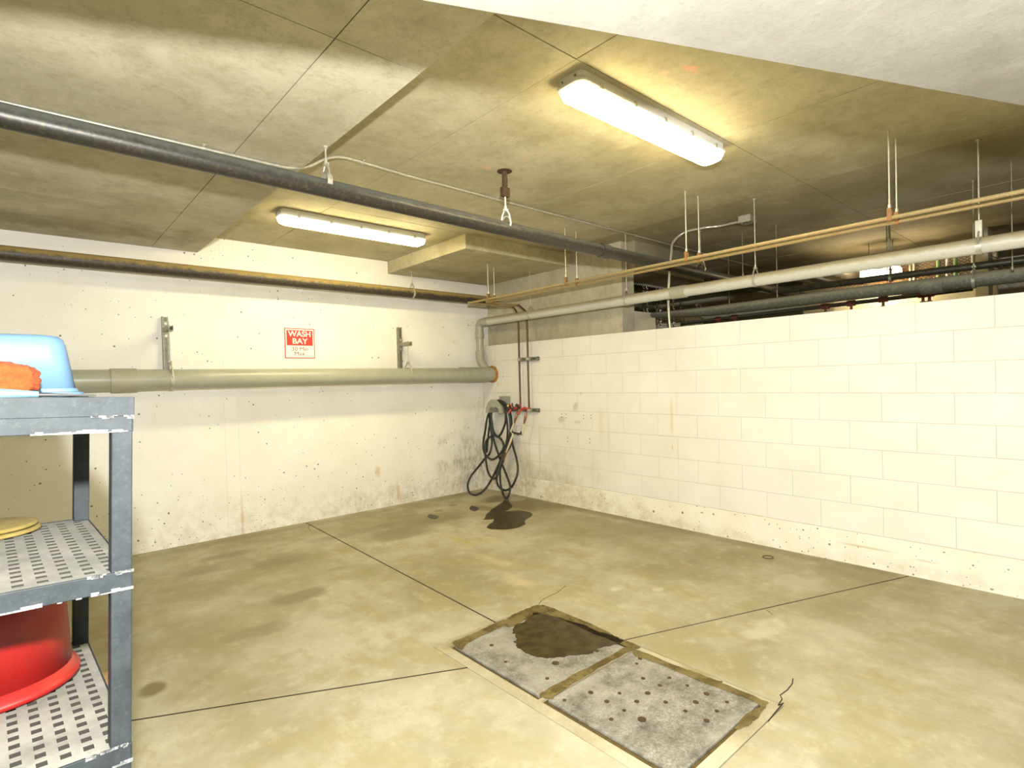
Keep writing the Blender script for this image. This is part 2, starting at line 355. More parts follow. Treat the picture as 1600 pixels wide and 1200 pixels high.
# shelf plastic
t = NT('gray_shelf_plastic')
base = t.mix(t.ramp(t.noise(16, 7, .75), [(.35, 0.0), (.68, 1.0)]), (.011, .015, .018), (.024, .030, .034))
base = t.mix(t.math('MULTIPLY', t.ramp(t.noise(80, 5, .8), [(.55, 0.0), (.72, 1.0)]), .4), base, (.055, .066, .072))
t.bump(t.noise(50, 4), .001, .3)
M_shelf = t.fin(base, .6, 0, .25)
t = NT('powdery_white_residue')
M_resid = t.fin(t.mix(t.ramp(t.noise(70, 6, .8), [(.4, 0.0), (.6, 1.0)]), (.045, .052, .06), (.22, .22, .21)), .9)
t = NT('dusty_shelf_deck')
base = t.mix(t.ramp(t.noise(7, 7, .7), [(.34, 0.0), (.6, 1.0)]), (.11, .11, .097), (.20, .197, .175))
M_deck = t.fin(base, .7)
M_well = simple('deck_well_shade', (.018, .016, .012), .9)  # near-black colour paints the shade inside the deck holes
M_blue = simple('pale_blue_plastic', (.085, .155, .245), .5, 0, var=.06, scale=4, spec=.25)
M_bluein = simple('milky_tub_end', (.46, .50, .42), .4, 0, var=.05)
t = NT('orange_sponge')
base = t.mix(t.ramp(t.noise(60, 6, .8), [(.35, 0.0), (.6, 1.0)]), (.18, .026, .002), (.28, .050, .003)); t.bump(t.noise(70, 6, .8), .006, .8)
M_sponge = t.fin(base, .95)
t = NT('yellow_sponge')
base = t.mix(t.ramp(t.noise(50, 6, .8), [(.35, 0.0), (.6, 1.0)]), (.15, .11, .022), (.21, .16, .04)); t.bump(t.noise(70, 6, .8), .003, .6)
M_ysp = t.fin(base, .95)
M_tub = simple('red_plastic_tub', (.25, .008, .006), .4, 0, var=.12, scale=3, spec=.5)
M_cyan = simple('pale_cyan_plastic', (.085, .17, .21), .4, 0, var=.05)
M_signw = simple('sign_white', (.80, .78, .72), .5, 0, var=.03)
M_signr = simple('sign_red', (.62, .035, .02), .5, 0, var=.05)
M_signk = simple('sign_dark_text', (.20, .05, .03), .5)
M_tan = simple('tan_cardboard', (.55, .38, .20), .8); M_bluebox = simple('blue_card', (.05, .20, .42), .6)
def emis(name, col, s, spot=None):
    m = bpy.data.materials.new(name); m.use_nodes = True; b = m.node_tree.nodes['Principled BSDF']
    b.inputs['Base Color'].default_value = (.8, .8, .7, 1); b.inputs['Emission Color'].default_value = (*col, 1); b.inputs['Emission Strength'].default_value = s
    b.inputs['Roughness'].default_value = .3
    return m
M_lens = emis('glowing_lens', LENS_COLOR, LENS_STRENGTH)
M_lensside = emis('lens_edge', LENS_COLOR, 1.3)
M_far = emis('far_lamp_lens', (1.0, .80, .48), 45)

# ================================================================== STRUCTURE
XW, YB, HI, LO = 4.49, 5.65, 2.785, 2.63
# ---- floor : three slabs with saw-cut joints between them
floor = MB().box(-4, 14, -3, 6.6, -.30, -.03).build('floor', M_joint, kind='structure')
g = .0065
R0, R1, S0, S1 = 1.592, 2.362, 1.0, 2.475
A = [(2.125-g, YB-.002), (2.012-g, S1+g), (R0-g, S1+g), (R0-g, 2.183+g*1.2), (-4, 5.016), (-4, YB-.002)]
B = [(2.125+g, YB-.002), (XW-.006, YB-.002), (XW-.006, 1.037+g), (R1+g, 1.82+g), (R1+g, S1+g), (2.012+g, S1+g)]
Cc = [(-4, 5.016-2*g), (R0-g, 2.183-g), (R0-g, S0-g), (R1+g, S0-g), (R1+g, 1.82-g), (XW-.006, 1.037-g), (XW-.006, -3), (-4, -3)]
def filler(a, b, w=.011):
    a, b = Vector((*a, 0)), Vector((*b, 0)); d = (b-a).normalized(); n = Vector((-d.y, d.x, 0))*w/2
    MB().prism([tuple((a+n).xy), tuple((b+n).xy), tuple((b-n).xy), tuple((a-n).xy)], -.029, -.0012).build('joint_filler', M_joint, floor)
filler((2.125, YB-.01), (2.012, S1)); filler((R0, 2.183), (-4, 5.016)); filler((XW-.01, 1.037), (R1, 1.82))
for poly in (A, B, Cc): MB().prism(poly, -.03, 0).build('floor_slab', M_floor, floor)
MB().box(4.69, 14, -3, 6.6, -.03, 0).build('floor_slab', M_floor, floor)
# hairline cracks are slim raised-edge slivers of dirt lying in the slab
def crack(pts, w=.003):
    p = [Vector(at(x, y, 2, .0012)) for x, y in pts]; mb = MB(); L = []
    for i, q in enumerate(p):
        d = (p[min(i+1, len(p)-1)]-p[max(i-1, 0)]).normalized(); n = Vector((-d.y, d.x, 0)); L.append((q+n*w/2, q-n*w/2))
    vs = [v for a, b in L for v in (a, b)]; lo = [Vector((v.x, v.y, 0.0002)) for v in vs]; n = len(vs)
    fs = [(i, i+1, i+3, i+2) for i in range(0, n-2, 2)] + [(n+i, n+i+2, n+i+3, n+i+1) for i in range(0, n-2, 2)] + [(i, i+2, n+i+2, n+i) for i in range(0, n-2, 2)] + [(i+1, n+i+1, n+i+3, i+3) for i in range(0, n-2, 2)]
    mb.add(vs+lo, fs).build('crack', M_joint, floor)
crack([(842, 944), (846, 938), (855, 933), (870, 926), (884, 915)])
crack([(1216, 1102), (1222, 1092), (1219, 1086), (1230, 1078), (1238, 1068), (1239, 1060)], .005)
crack([(1216, 1102), (1224, 1098), (1212, 1112), (1200, 1127)], .005)
crack([(1198, 953), (1207, 960)])
crack([(484, 820), (481, 824), (486, 829)], .004)

# ---- drain with its two plates
drain = empty('floor_drain', ((R0+R1)/2, (S0+S1)/2, 0), 'rectangular floor sump with two riveted grey cover plates set in the wash bay floor', 'drain')
def local(o, par): o.matrix_parent_inverse = Matrix.Translation(-Vector(par.location)); return o
P1 = (1.672, 2.302, 1.762, 2.400); P2 = (1.680, 2.312, 1.075, 1.716)
def framebar(x0, x1, y0, y1, m=M_patch, z=-.002, name='rim'): local(MB().box(x0, x1, y0, y1, -.03, z).build(name, m, drain), drain)
framebar(R0, P1[0]-.022, S0, S1); framebar(P1[1]+.03, R1, S0, S1)
framebar(P1[0]-.022, P1[1]+.03, P1[3]+.022, S1); framebar(P1[0]-.022, P1[1]+.03, P2[3]+.014, P1[2]-.014); framebar(P1[0]-.022, P1[1]+.03, S0, P2[2]-.02)
for (x0, x1, y0, y1), lab in ((P1, 'cover plate half under water'), (P2, 'dry mottled cover plate with many rust spots')):
    local(MB().box(x0-.020, x1+.026, y0-.012, y1+.020, -.03, -.012).build('seat_angle', M_pit, drain), drain)
    pl = MB().box(x0, x1, y0, y1, -.012, -.001, .002).build('cover_plate', M_plate, drain, label=lab); local(pl, drain)
    pix = ([(868, 1036), (855, 1060), (790, 1034), (768, 1008), (803, 989), (933, 1017), (884, 995), (836, 974)] if y1 > 2 else
           [(1000, 1029), (995, 1037), (1005, 1060), (1046, 1059), (1074, 1071), (1031, 1071), (923, 1082), (968, 1083), (882, 1094), (948, 1096), (1012, 1083), (995, 1096), (1040, 1097), (1104, 1084), (1136, 1097), (1087, 1097), (1120, 1111), (1071, 1111), (1003, 1124), (975, 1110), (955, 1124), (1104, 1126)])
    for i, (px, py) in enumerate(pix):
        p = at(px, py, 2, 0); r = .018 if (px, py) in ((868+32, 1036), (868, 1036), (1003, 1124)) else random.uniform(.008, .013)
        rv = MB().cyl((p.x, p.y, -.002), (p.x, p.y, .0015), r, 10).build('rivet', M_rust, pl)
# puddles : thin films of water with their own ragged outlines
def puddle(pix, label, z=.0022, jit=.008, name='puddle', sub=5, mat=None):
    p = spline([at(x, y, 2, 0) for x, y in pix+[pix[0]]], sub)[:-1]
    poly = [(q.x+random.uniform(-jit, jit), q.y+random.uniform(-jit, jit)) for q in p]
    return MB().prism(poly, .0006, z).build(name, mat or M_water, label=label, cat='puddle')
puddle([(836, 957), (860, 962), (905, 975), (945, 990), (968, 998), (972, 1004), (940, 1012), (925, 1020), (895, 1024), (870, 1028), (845, 1026), (822, 1020), (806, 1008), (806, 995), (803, 980), (818, 972)], 'dark brown puddle lying on the farther drain cover plate')
puddle([(787, 972), (800, 962), (815, 955), (832, 948), (848, 946), (880, 957), (930, 978), (970, 998), (1000, 1010), (990, 1014), (955, 1002), (900, 978), (860, 962), (838, 960), (815, 972), (795, 980)], 'narrow wet band along the far rim of the floor drain', jit=.006, mat=M_damp)
puddle([(757, 812), (768, 796), (782, 787), (790, 778), (797, 785), (800, 793), (790, 799), (815, 798), (833, 803), (822, 812), (815, 823), (785, 828), (762, 824), (772, 812)], 'dark wet patch on the floor below the hanging hose', .0018, .012)
puddle([(1070, 1046), (1085, 1050), (1115, 1062), (1130, 1066), (1118, 1072), (1090, 1062)], 'small wet smear on the drain rim right of the dry plate', jit=.004, mat=M_damp)
puddle([(737, 790), (748, 794), (742, 799), (733, 795)], 'small round wet spot on the floor left of the hose patch', .0016, .003)
puddle([(671, 803), (685, 807), (680, 811), (668, 808)], 'small wet spot on the floor farther left by the back wall', .0016, .003)

puddle([(843, 1088), (850, 1080), (905, 1050), (950, 1027), (985, 1008), (998, 1012), (975, 1022), (925, 1050), (880, 1078), (862, 1092)], 'wet brown strip between the two drain cover plates', .0018, .004, mat=M_damp)
puddle([(990, 1015), (1010, 1021), (1060, 1042), (1100, 1057), (1190, 1093), (1198, 1102), (1180, 1125), (1165, 1136), (1148, 1138), (1172, 1112), (1184, 1100), (1100, 1067), (1040, 1042), (992, 1024)], 'wet brown band along the far and right edges of the dry cover plate', .0018, .004, mat=M_damp)
puddle([(706, 1003), (735, 992), (760, 980), (786, 969), (792, 974), (760, 990), (730, 1006), (722, 1016), (712, 1010)], 'thin wet band on the drain rim left of the water', .0018, .004, mat=M_damp)
# ---- back wall
bw = MB()
SEAMS = [1.4, 1.52]
xs = [-4, 1.403-.0015, 1.403+.0015, 1.521-.002, 1.521+.002, 4.597]
for i in (0, 2, 4): bw.box(xs[i], xs[i+1], YB, YB+.06, -.03, 2.9)
bw.box(-4, 4.8, YB+.004, YB+.25, -.03, 2.9)
bw.build('wall_back', M_wall, kind='structure')
# ---- right wall : curb, mortar core, blocks laid in eight courses
wr = MB().box(XW+.0035, XW+.195, -3, YB, .20, 1.846).build('wall_right', M_mortar, kind='structure')
MB().box(XW-.008, XW+.20, -3, YB, -.03, .232, .004).build('concrete_curb', M_curb, wr)
TOP = 1.848; CH = (TOP-.236)/8; BL = .4045
def blockmesh(l, name='concrete_block'):
    h = CH-.003; b = .002; d = .02; y0, y1 = 0, l-.003
    v = [(b*.6, y0+b, b), (b*.6, y1-b, b), (b*.6, y1-b, h-b), (b*.6, y0+b, h-b)]
    v = [(0, y0+b, b), (0, y1-b, b), (0, y1-b, h-b), (0, y0+b, h-b), (b, y0, 0), (b, y1, 0), (b, y1, h), (b, y0, h), (d, y0, 0), (d, y1, 0), (d, y1, h), (d, y0, h)]
    f = [(0,3,2,1)]+[(i, (i+1)%4, 4+(i+1)%4, 4+i) for i in range(4)]+[(4+i, 4+(i+1)%4, 8+(i+1)%4, 8+i) for i in range(4)]+[(8,9,10,11)]
    me = bpy.data.meshes.new(name); me.from_pydata(v, [], f); me.materials.append(M_block)
    bm = bmesh.new(); bm.from_mesh(me); bmesh.ops.recalc_face_normals(bm, faces=bm.faces); bm.to_mesh(me); bm.free(); return me
full = blockmesh(BL); cache = {}
for r in range(8):
    z = .236 + r*CH + .002; y = .783 + (.0 if r % 2 == 0 else BL/2) - BL*9
    while y < YB-.02:
        l = BL; y0 = y
        if y0+l > YB-.003: l = YB-.003-y0
        if y0 > -3 and l > .05:
            me = full if l == BL else cache.setdefault(round(l, 3), blockmesh(l))
            o = bpy.data.objects.new('concrete_block', me); C.objects.link(o); o.parent = wr
            o.location = (XW+random.uniform(-.0008, .0008), y0+.002, z)
        y += BL
for px, py in [(877.5, 647), (877.5, 652), (884.5, 647), (884.5, 653), (912, 649), (912, 654), (923, 649), (923, 653), (887, 684), (887, 690), (921.5, 686), (921.5, 692), (786.5, 582), (786.5, 589)]:
    p = at(px, py, 0, XW); MB().cyl((XW-.0015, p.y, p.z), (XW+.004, p.y, p.z), .0055 if px > 800 else .004, 8).build('bolt_hole', M_joint, wr)
# ---- bare concrete wall rising behind the block wall, and the next bay
MB().box(4.597, 4.80, 3.475, YB+.2, 1.70, 2.9).build('wall_recess', M_gray, kind='structure')
MB().box(4.691, 14, YB+.6, YB+.8, -.3, 3.0).build('wall_far_bay', M_shade, kind='structure')
MB().box(9.3, 9.5, -3, 6.5, -.03, 3.0).build('wall_far_end', M_cream, kind='structure')

# ---- ceiling : plywood-cast panels with open seams, dropped slab, drop cap, beam
ceil = MB().box(1.0, 14, -3, 6.6, HI+.004, HI+.25).build('ceiling', M_seam, kind='structure')
XS = [1.2, 1.84, 3.11, 4.33, 5.55, 6.77, 7.99]; YS = [-3, -.83, 1.605, 4.17, 5.68]
for i in range(len(XS)-1):
    for j in range(len(YS)-1):
        s = .0022; MB().box(XS[i]+s, XS[i+1]-s, YS[j]+s, YS[j+1]-s, HI+random.uniform(-.0012, .0012), HI+.01).build('ceiling_panel', M_ceil if i < 3 else M_ceil_shade, ceil)
MB().box(7.99, 14, -3, 6.6, HI, HI+.01).build('ceiling_panel', M_ceil_shade, ceil)
slab = MB().box(-4, 1.212, -3, YB+.02, LO+.004, HI+.2).build('ceiling_dropped_slab', M_seam, kind='structure')
XS = [-4, -2.8, -1.58, -.355, .868, 1.222]; YS = [-3, -.6, 1.885, 4.49, YB+.02]
for i in range(len(XS)-1):
    for j in range(len(YS)-1):
        s = .0022; MB().box(XS[i]+s, XS[i+1]-(0 if i == 4 else s), YS[j]+s, YS[j+1]-s, LO+random.uniform(-.0012, .0012), LO+(.17 if i == 4 else .012)).build('slab_panel', M_slab, slab)
MB().box(3.15, 4.60, 4.17, YB+.02, 2.648, HI+.02, .006).build('ceiling_drop_cap', M_ceil, kind='structure')
n = Vector((.4147, .91)); d = Vector((.91, -.4147)); a = n*1.168
poly = [a-d*2.2, a+d*5.2, n*.45+d*5.2, n*.45-d*2.2]
MB().prism([tuple(p) for p in poly], 2.2, HI+.02).build('ceiling_beam', M_beam, kind='structure')
MB().box(4.69, 6.03, 3.37, 3.87, 2.50, HI+.01).build('ceiling_soffit', M_shade, kind='structure')

# ================================================================== LIGHT FIXTURES
def fixture(x0, x1, y0, y1, label, ndots):
    cx, cy = (x0+x1)/2, (y0+y1)/2
    root = empty('fluorescent_fixture', (cx, cy, HI), label, 'light fixture', 'enclosed fluorescent fixtures on the ceiling')
    lx, w = (x1-x0)/2, (y1-y0)/2
    def outline(ax, ay, z, r):
        pts = []
        for sx, sy, a0 in ((1, 1, 0), (-1, 1, 90), (-1, -1, 180), (1, -1, 270)):
            for k in range(6):
                a = math.radians(a0+18*k); pts.append((sx*(ax-r)+r*math.cos(a), sy*(ay-r)+r*math.sin(a), z))
        return pts
    def loft(rings, name, mat, top=False, par=root):
        mb = MB(); m = len(rings[0]); vs = [v for r in rings for v in r]; fs = []
        for i in range(len(rings)-1):
            for k in range(m): fs.append((i*m+k, i*m+(k+1) % m, (i+1)*m+(k+1) % m, (i+1)*m+k))
        fs.append(tuple(range(m))[::-1]); fs.append(tuple(range((len(rings)-1)*m, len(rings)*m)))
        return mb.add(vs, fs).build(name, mat, par)
    loft([outline(lx-.01, w-.012, .0, .03), outline(lx-.01, w-.012, -.036, .03), outline(lx, w, -.040, .04), outline(lx, w, -.050, .04)], 'housing', M_trough)
    ln = loft([outline(lx-.004, w-.004, -.050, .04), outline(lx-.008, w-.008, -.064, .04)], 'lens_rim', M_lensside)
    ln = loft([outline(lx-.008, w-.008, -.064, .04), outline(lx-.018, w-.018, -.090, .04), outline(lx-.045, w-.040, -.105, .03)], 'lens', M_lens)
    k = 5
    for i in range(k):
        x = -lx+.14+i*(2*lx-.28)/(k-1)
        for sgn in (-1, 1): MB().box(x-.010, x+.010, sgn*(w-.002)-.006, sgn*(w-.002)+.006, -.060, -.034).build('latch', M_zinc, root)
    for yy in (-.04, .04): MB().cyl((-lx+.004, yy, -.02), (-lx+.011, yy, -.02), .005, 8).build('end_screw', M_zincd, root)
fixture(1.895, 3.215, 1.625, 1.795, 'wide glowing strip light on the ceiling at top centre, nearer and larger of the two', 5)
fixture(1.535, 2.875, 4.385, 4.545, 'slim glowing strip light on the ceiling close to the back wall, farther of the two', 5)

# ================================================================== PIPES
def hanger_part(root, x, y, z, r, ztop, axis, mat=M_zinc, clevis=True):
    """rod from the ceiling with a strap round the pipe; rod and strap are parts of the pipe run"""
    rd = MB().cyl((x, y, z+r+.05), (x, y, ztop), .005, 8)
    rd.cyl((x, y, z+r+.045), (x, y, z+r+.075), .009, 8); rd.cyl((x, y, ztop-.008), (x, y, ztop), .016, 8).build('hanger_rod', mat, root)
    st = MB().ring((x, y, z), axis, r+.001, .018, .003)
    w = .016
    if clevis:
        for s in (-1, 1):
            if axis == 'x': pts = [(x, y+s*(r*.93), z+r*.35), (x, y+s*.012, z+r+.045)]
            else: pts = [(x+s*(r*.93), y, z+r*.35), (x+s*.012, y, z+r+.045)]
            st.tube(pts, .0075, 6)
        st.box(x-.012, x+.012, y-.012, y+.012, z+r+.035, z+r+.052)
    st.build('hanger_strap', mat, root)
# sprinkler main under the dropped slab
sp = empty('sprinkler_pipe', (1.2, 2.77, 2.445), 'black dusty sprinkler pipe hanging below the ceiling, running from top left to middle right', 'pipe')
def under(root, mb, name, mat, label=None):
    o = mb.build(name, mat, root, label=label); o.matrix_parent_inverse = Matrix.Translation(-Vector(root.location)); return o
class U:
    """collects parts in world coordinates under a root that stands at its own base"""
    def __init__(s, root): s.r = root
    def add(s, mb, name, mat, label=None): return under(s.r, mb, name, mat, label)
def hang(u, x, y, z, r, ztop, axis, mat=M_zinc, w=.02, plate=False, clev=True):
    rd = MB().cyl((x, y, z+r+.05), (x, y, ztop), .005, 8).cyl((x, y, z+r+.045), (x, y, z+r+.07), .009, 8)
    rd.cyl((x, y, ztop-.010), (x, y, ztop), .014, 8); u.add(rd, 'hanger_rod', mat)
    st = MB().ring((x, y, z), axis, r+.0005, w, .003)
    for s in (-1, 1):
        if axis == 'x': pts = [(x, y+s*(r+.0015), z+r*.1), (x, y+s*(r*.75), z+r+.012), (x, y+s*.012, z+r+.045)]
        else: pts = [(x+s*(r+.0015), y, z+r*.1), (x+s*(r*.75), y, z+r+.012), (x+s*.012, y, z+r+.045)]
        st.tube(pts, .0055, 6)
    st.box(x-.012, x+.012, y-.012, y+.012, z+r+.038, z+r+.052); u.add(st, 'hanger_strap', mat)
u = U(sp)
u.add(MB().cyl((-4, 2.77, 2.46), (10, 2.77, 2.335), .047, 24), 'pipe_run', M_sprk)
hang(u, 1.205, 2.77, 2.447, .047, LO, 'x', M_zinc, .026)
z2 = 2.438
hang(u, 2.43, 2.77, 2.436, .047, HI, 'x', M_white, .012)
u.add(MB().cyl((2.43, 2.77, HI-.004), (2.43, 2.77, HI), .05, 20), 'anchor_recess', M_rust)
u.add(MB().cyl((2.43, 2.77, HI-.13), (2.43, 2.77, HI), .018, 10).box(2.40, 2.46, 2.755, 2.785, HI-.17, HI-.11), 'beam_clamp', M_rust)
hang(u, 4.9, 2.77, 2.42, .047, HI, 'x', M_zinc, .02)
for x in (3.45, 7.2): u.add(MB().cyl((x-.05, 2.77, 2.46-.125*(x+4)/14), (x+.05, 2.77, 2.46-.125*(x+4)/14), .054, 24), 'coupling', M_sprk)
# sprinkler line along the back wall
sb = empty('sprinkler_pipe', (2, 5.40, 2.41), 'black sprinkler pipe with rusty, glow-tinted top running along the back wall under the ceiling', 'pipe'); u = U(sb)
u.add(MB().cyl((-4, 5.40, 2.412), (4.50, 5.40, 2.405), .055, 24).sphere((4.50, 5.40, 2.405), .055), 'pipe_run', M_sprk2)
hang(u, 3.31, 5.40, 2.406, .055, 2.65, 'x', M_zinc, .022)
hang(u, -.5, 5.40, 2.41, .055, LO, 'x', M_zinc, .022)

# tarnished pair above the block wall, turning down the wall to the hose valves
def pair(X, z, yend, yv, label, rods, xr):
    root = empty('water_pipe', (X, 2, z), label, 'pipe', 'pair of slim copper water pipes'); u = U(root)
    r = .0125
    u.add(MB().tube(fillet([(X, -2.5, z+.005), (X, yend, z), (4.425, yend, z)], .03), r, 12), 'pipe_run', M_brown)
    dy = yv
    u.add(MB().tube(fillet([(4.30, yend, z), (4.425, yend, z) if abs(dy-yend) < .02 else (4.425, yend, z), (4.425, dy, z-.10 if abs(dy-yend) > .02 else z-.05), (4.425, dy, 1.06)], .04), r*.95, 12), 'drop_pipe', M_copper)
    for yy in rods:
        rd = MB().cyl((X, yy, z+.06), (X, yy, HI), .0048, 8).cyl((X, yy, z+.055), (X, yy, z+.08), .009, 8); u.add(rd, 'hanger_rod', M_emt)
        st = MB().ring((X, yy, z), 'y', r+.0005, .022, .0025).box(X-.0025-r, X+.0025-r, yy-.011, yy+.011, z, z+.058).box(X-.0025+r, X+.0025+r, yy-.011, yy+.011, z, z+.058).box(X-r, X+r, yy-.011, yy+.011, z+.050, z+.056)
        u.add(st, 'hanger_clip', M_clip)
    u.add(MB().cyl((X, yend-.03, z), (X, yend+.012, z), r+.003, 12).cyl((X-.012, yend, z), (X+.03, yend, z), r+.003, 12), 'elbow', M_brown)
pair(3.76, 2.273, 4.94, 4.865, 'upper left tarnished copper pipe hung on rods, dropping to the left hose valve', (.940, 2.24, 3.47, 4.60), 0)
pair(3.945, 2.286, 4.85, 4.715, 'second tarnished copper pipe beside it, dropping to the right hose valve', (.950, 2.241, 3.50, 4.72), 0)

# grey drain pipe over the block wall, elbow, riser and wye
dp = empty('drain_pipe', (4.38, 2, 2.14), 'pale grey plastic drain pipe hung above the white block wall, turning down in the corner', 'pipe'); u = U(dp)
X, Z, r = 4.38, 2.142, .050
u.add(MB().cyl((X, -2.5, Z+.004), (X, 5.49, Z), r, 24), 'pipe_run', M_pvc2)
u.add(MB().tube(fillet([(X, 5.40, Z), (X, 5.555, Z), (X, 5.555, Z-.14)], .10, 8), .0505, 24), 'elbow', M_pvc)
u.add(MB().cyl((X, 5.555, 1.72), (X, 5.555, Z-.10), .047, 24), 'riser', M_pvc)
for a_, b_, r_ in (((X, 5.555, Z-.20), (X, 5.555, Z-.12), .0575), ((X, 5.555, 1.69), (X, 5.555, 1.78), .0575), ((X, 2.62, Z), (X, 2.76, Z), .056), ((X, 5.36, Z), (X, 5.43, Z), .056)): u.add(MB().cyl(a_, b_, r_, 24), 'coupling', M_cpl)
for yy in (.634, 2.005, 3.255, 4.60):
    hang(u, X, yy, Z, r, HI, 'y', M_zinc, .03 if yy < 1 else .016)
    if yy < 1: u.add(MB().box(X-.022, X+.022, yy-.018, yy+.018, Z+.05, Z+.155, .004), 'hanger_turnbuckle', M_zinc)

# big drain main along the back wall
bp = empty('drain_pipe', (2, 5.45, 1.485), 'thick grey plastic drain main running along the white back wall into the corner', 'pipe'); u = U(bp)
Y, Z, r = 5.45, 1.480, .0865
u.add(MB().cyl((-4, Y, Z+.006), (4.33, Y, Z-.003), r, 32), 'pipe_run', M_pvc)
u.add(MB().cyl((.525, Y, Z), (.70, Y, Z), r+.009, 32), 'coupling', M_cpl)
u.add(MB().cyl((3.98, Y, Z), (4.40, Y, Z-.002), r+.007, 32), 'wye_body', M_pvc)
u.add(MB().tube(fillet([(4.38, 5.555, 1.74), (4.38, 5.555, 1.66), (4.40, 5.47, 1.54)], .06), .053, 20), 'wye_branch', M_cpl)
u.add(MB().cyl((4.38, Y, Z), (4.50, Y, Z), r, 32), 'stub', M_pvc)
# foam collar where it enters the block wall
mb = MB(); vs = []; n = 36
for i in range(n):
    a = 2*math.pi*i/n
    for rad, xx in ((.088, 4.470+random.uniform(-.008, .004)), (.088, 4.493), (.112+random.uniform(-.006, .008), 4.493), (.106, 4.478+random.uniform(-.006, .004))): vs.append((xx, Y+rad*math.cos(a), Z+rad*math.sin(a)))
fs = [(i*4+k, i*4+(k+1) % 4, ((i+1) % n)*4+(k+1) % 4, ((i+1) % n)*4+k) for i in range(n) for k in range(4)]
mb.add(vs, fs).build('sealing_foam', M_foam, label='ring of orange sealing foam where the thick drain main enters the block wall', cat='sealant')

# strut brackets on the back wall carrying the main
def bracket(x, ztop, zarm, label, arm, left):
    root = empty('pipe_bracket', (x, YB, 1.3), label, 'bracket', 'strut brackets holding the thick drain main'); u = U(root)
    w = .021
    ch = MB().box(x-w, x+w, YB-.006, YB, 1.56, ztop)
    for s in (-1, 1): ch.box(x+s*w-.002, x+s*w+.002, YB-.041, YB, 1.56, ztop).box(x+s*(w-.005)-.005, x+s*(w-.005)+.005, YB-.043, YB-.039, 1.56, ztop)
    u.add(ch, 'strut_channel', M_zincd)
    am = MB().box(x-.021, x-.017, YB-.041-arm, YB-.041, zarm-.02, zarm+.02).box(x+.017, x+.021, YB-.041-arm, YB-.041, zarm-.02, zarm+.02).box(x-.021, x+.021, YB-.041-arm, YB-.041, zarm-.022, zarm-.018)
    u.add(am, 'strut_arm', M_zincd)
    u.add(MB().box(x-.026, x+.026, YB-.048, YB-.041, zarm-.075, zarm+.075), 'base_plate', M_zincd)
    for dz in (-.052, .052): u.add(MB().cyl((x, YB-.058, zarm+dz), (x, YB-.048, zarm+dz), .012, 6), 'bolt', M_zinc)
    u.add(MB().cyl((x, 5.45, 1.60), (x, 5.45, zarm+.03), .005, 8).cyl((x, 5.45, zarm+.018), (x, 5.45, zarm+.030), .010, 6), 'hanger_rod', M_zinc)
    st = MB().ring((x, 5.45, 1.48), 'x', .0880, .026, .003)
    for s in (-1, 1): st.tube([(x, 5.45+s*.0895, 1.485), (x, 5.45+s*.070, 1.575), (x, 5.45+s*.012, 1.632)], .0065, 6)
    st.box(x-.013, x+.013, 5.438, 5.462, 1.622, 1.640); u.add(st, 'clevis_ring', M_zinc)
bracket(.945, 2.03, 1.915, 'steel strut bracket on the back wall between the grey coupling and the red sign', .22, True)
bracket(3.262, 2.04, 1.84, 'steel strut bracket on the back wall to the right of the red sign', .22, False)

# ================================================================== SIGN
sg = empty('wash_bay_sign', (2.125, YB, 1.829), 'square red and white wash bay sign on the back wall', 'sign'); u = U(sg)
W2, H2 = .152, .152; cx, cz = 2.125, 1.829; yf = YB-.004
u.add(MB().box(cx-W2, cx+W2, yf, YB, cz-H2, cz+H2), 'sign_plate', M_signr)
u.add(MB().box(cx-W2+.008, cx+W2-.008, yf-.0006, yf, cz-H2+.008, cz+H2-.008), 'sign_field', M_signw)
u.add(MB().box(cx-W2+.020, cx+W2-.020, yf-.0012, yf-.0006, cz-.022, cz+H2-.020), 'red_panel', M_signr)
def text(body, size, x, z, mat, par, y, bold=.0, sx=1.0):
    cu = bpy.data.curves.new('t', 'FONT'); cu.body = body; cu.size = size; cu.align_x = 'CENTER'; cu.align_y = 'CENTER'; cu.extrude = .0004; cu.offset = bold
    tmp = bpy.data.objects.new('t', cu); C.objects.link(tmp); bpy.context.view_layer.update()
    me = bpy.data.meshes.new_from_object(tmp.evaluated_get(bpy.context.evaluated_depsgraph_get())); C.objects.unlink(tmp); bpy.data.objects.remove(tmp)
    for v in me.vertices: v.co = Vector((x+v.co.x*sx, y-v.co.z, z+v.co.y))
    me.materials.clear(); me.materials.append(mat)
    o = bpy.data.objects.new('lettering', me); C.objects.link(o); o.parent = par; o.matrix_parent_inverse = Matrix.Translation(-Vector(par.location)); return o
text('WASH', .078, cx, cz+.093, M_signw, sg, yf-.0016, .0016, 1.02)
text('BAY', .078, cx, cz+.020, M_signw, sg, yf-.0016, .0016, 1.08)
text('30 Min', .056, cx, cz-.058, M_signk, sg, yf-.0010, 0, 1.12)
text('Max.', .056, cx, cz-.106, M_signk, sg, yf-.0010, 0, 1.12)

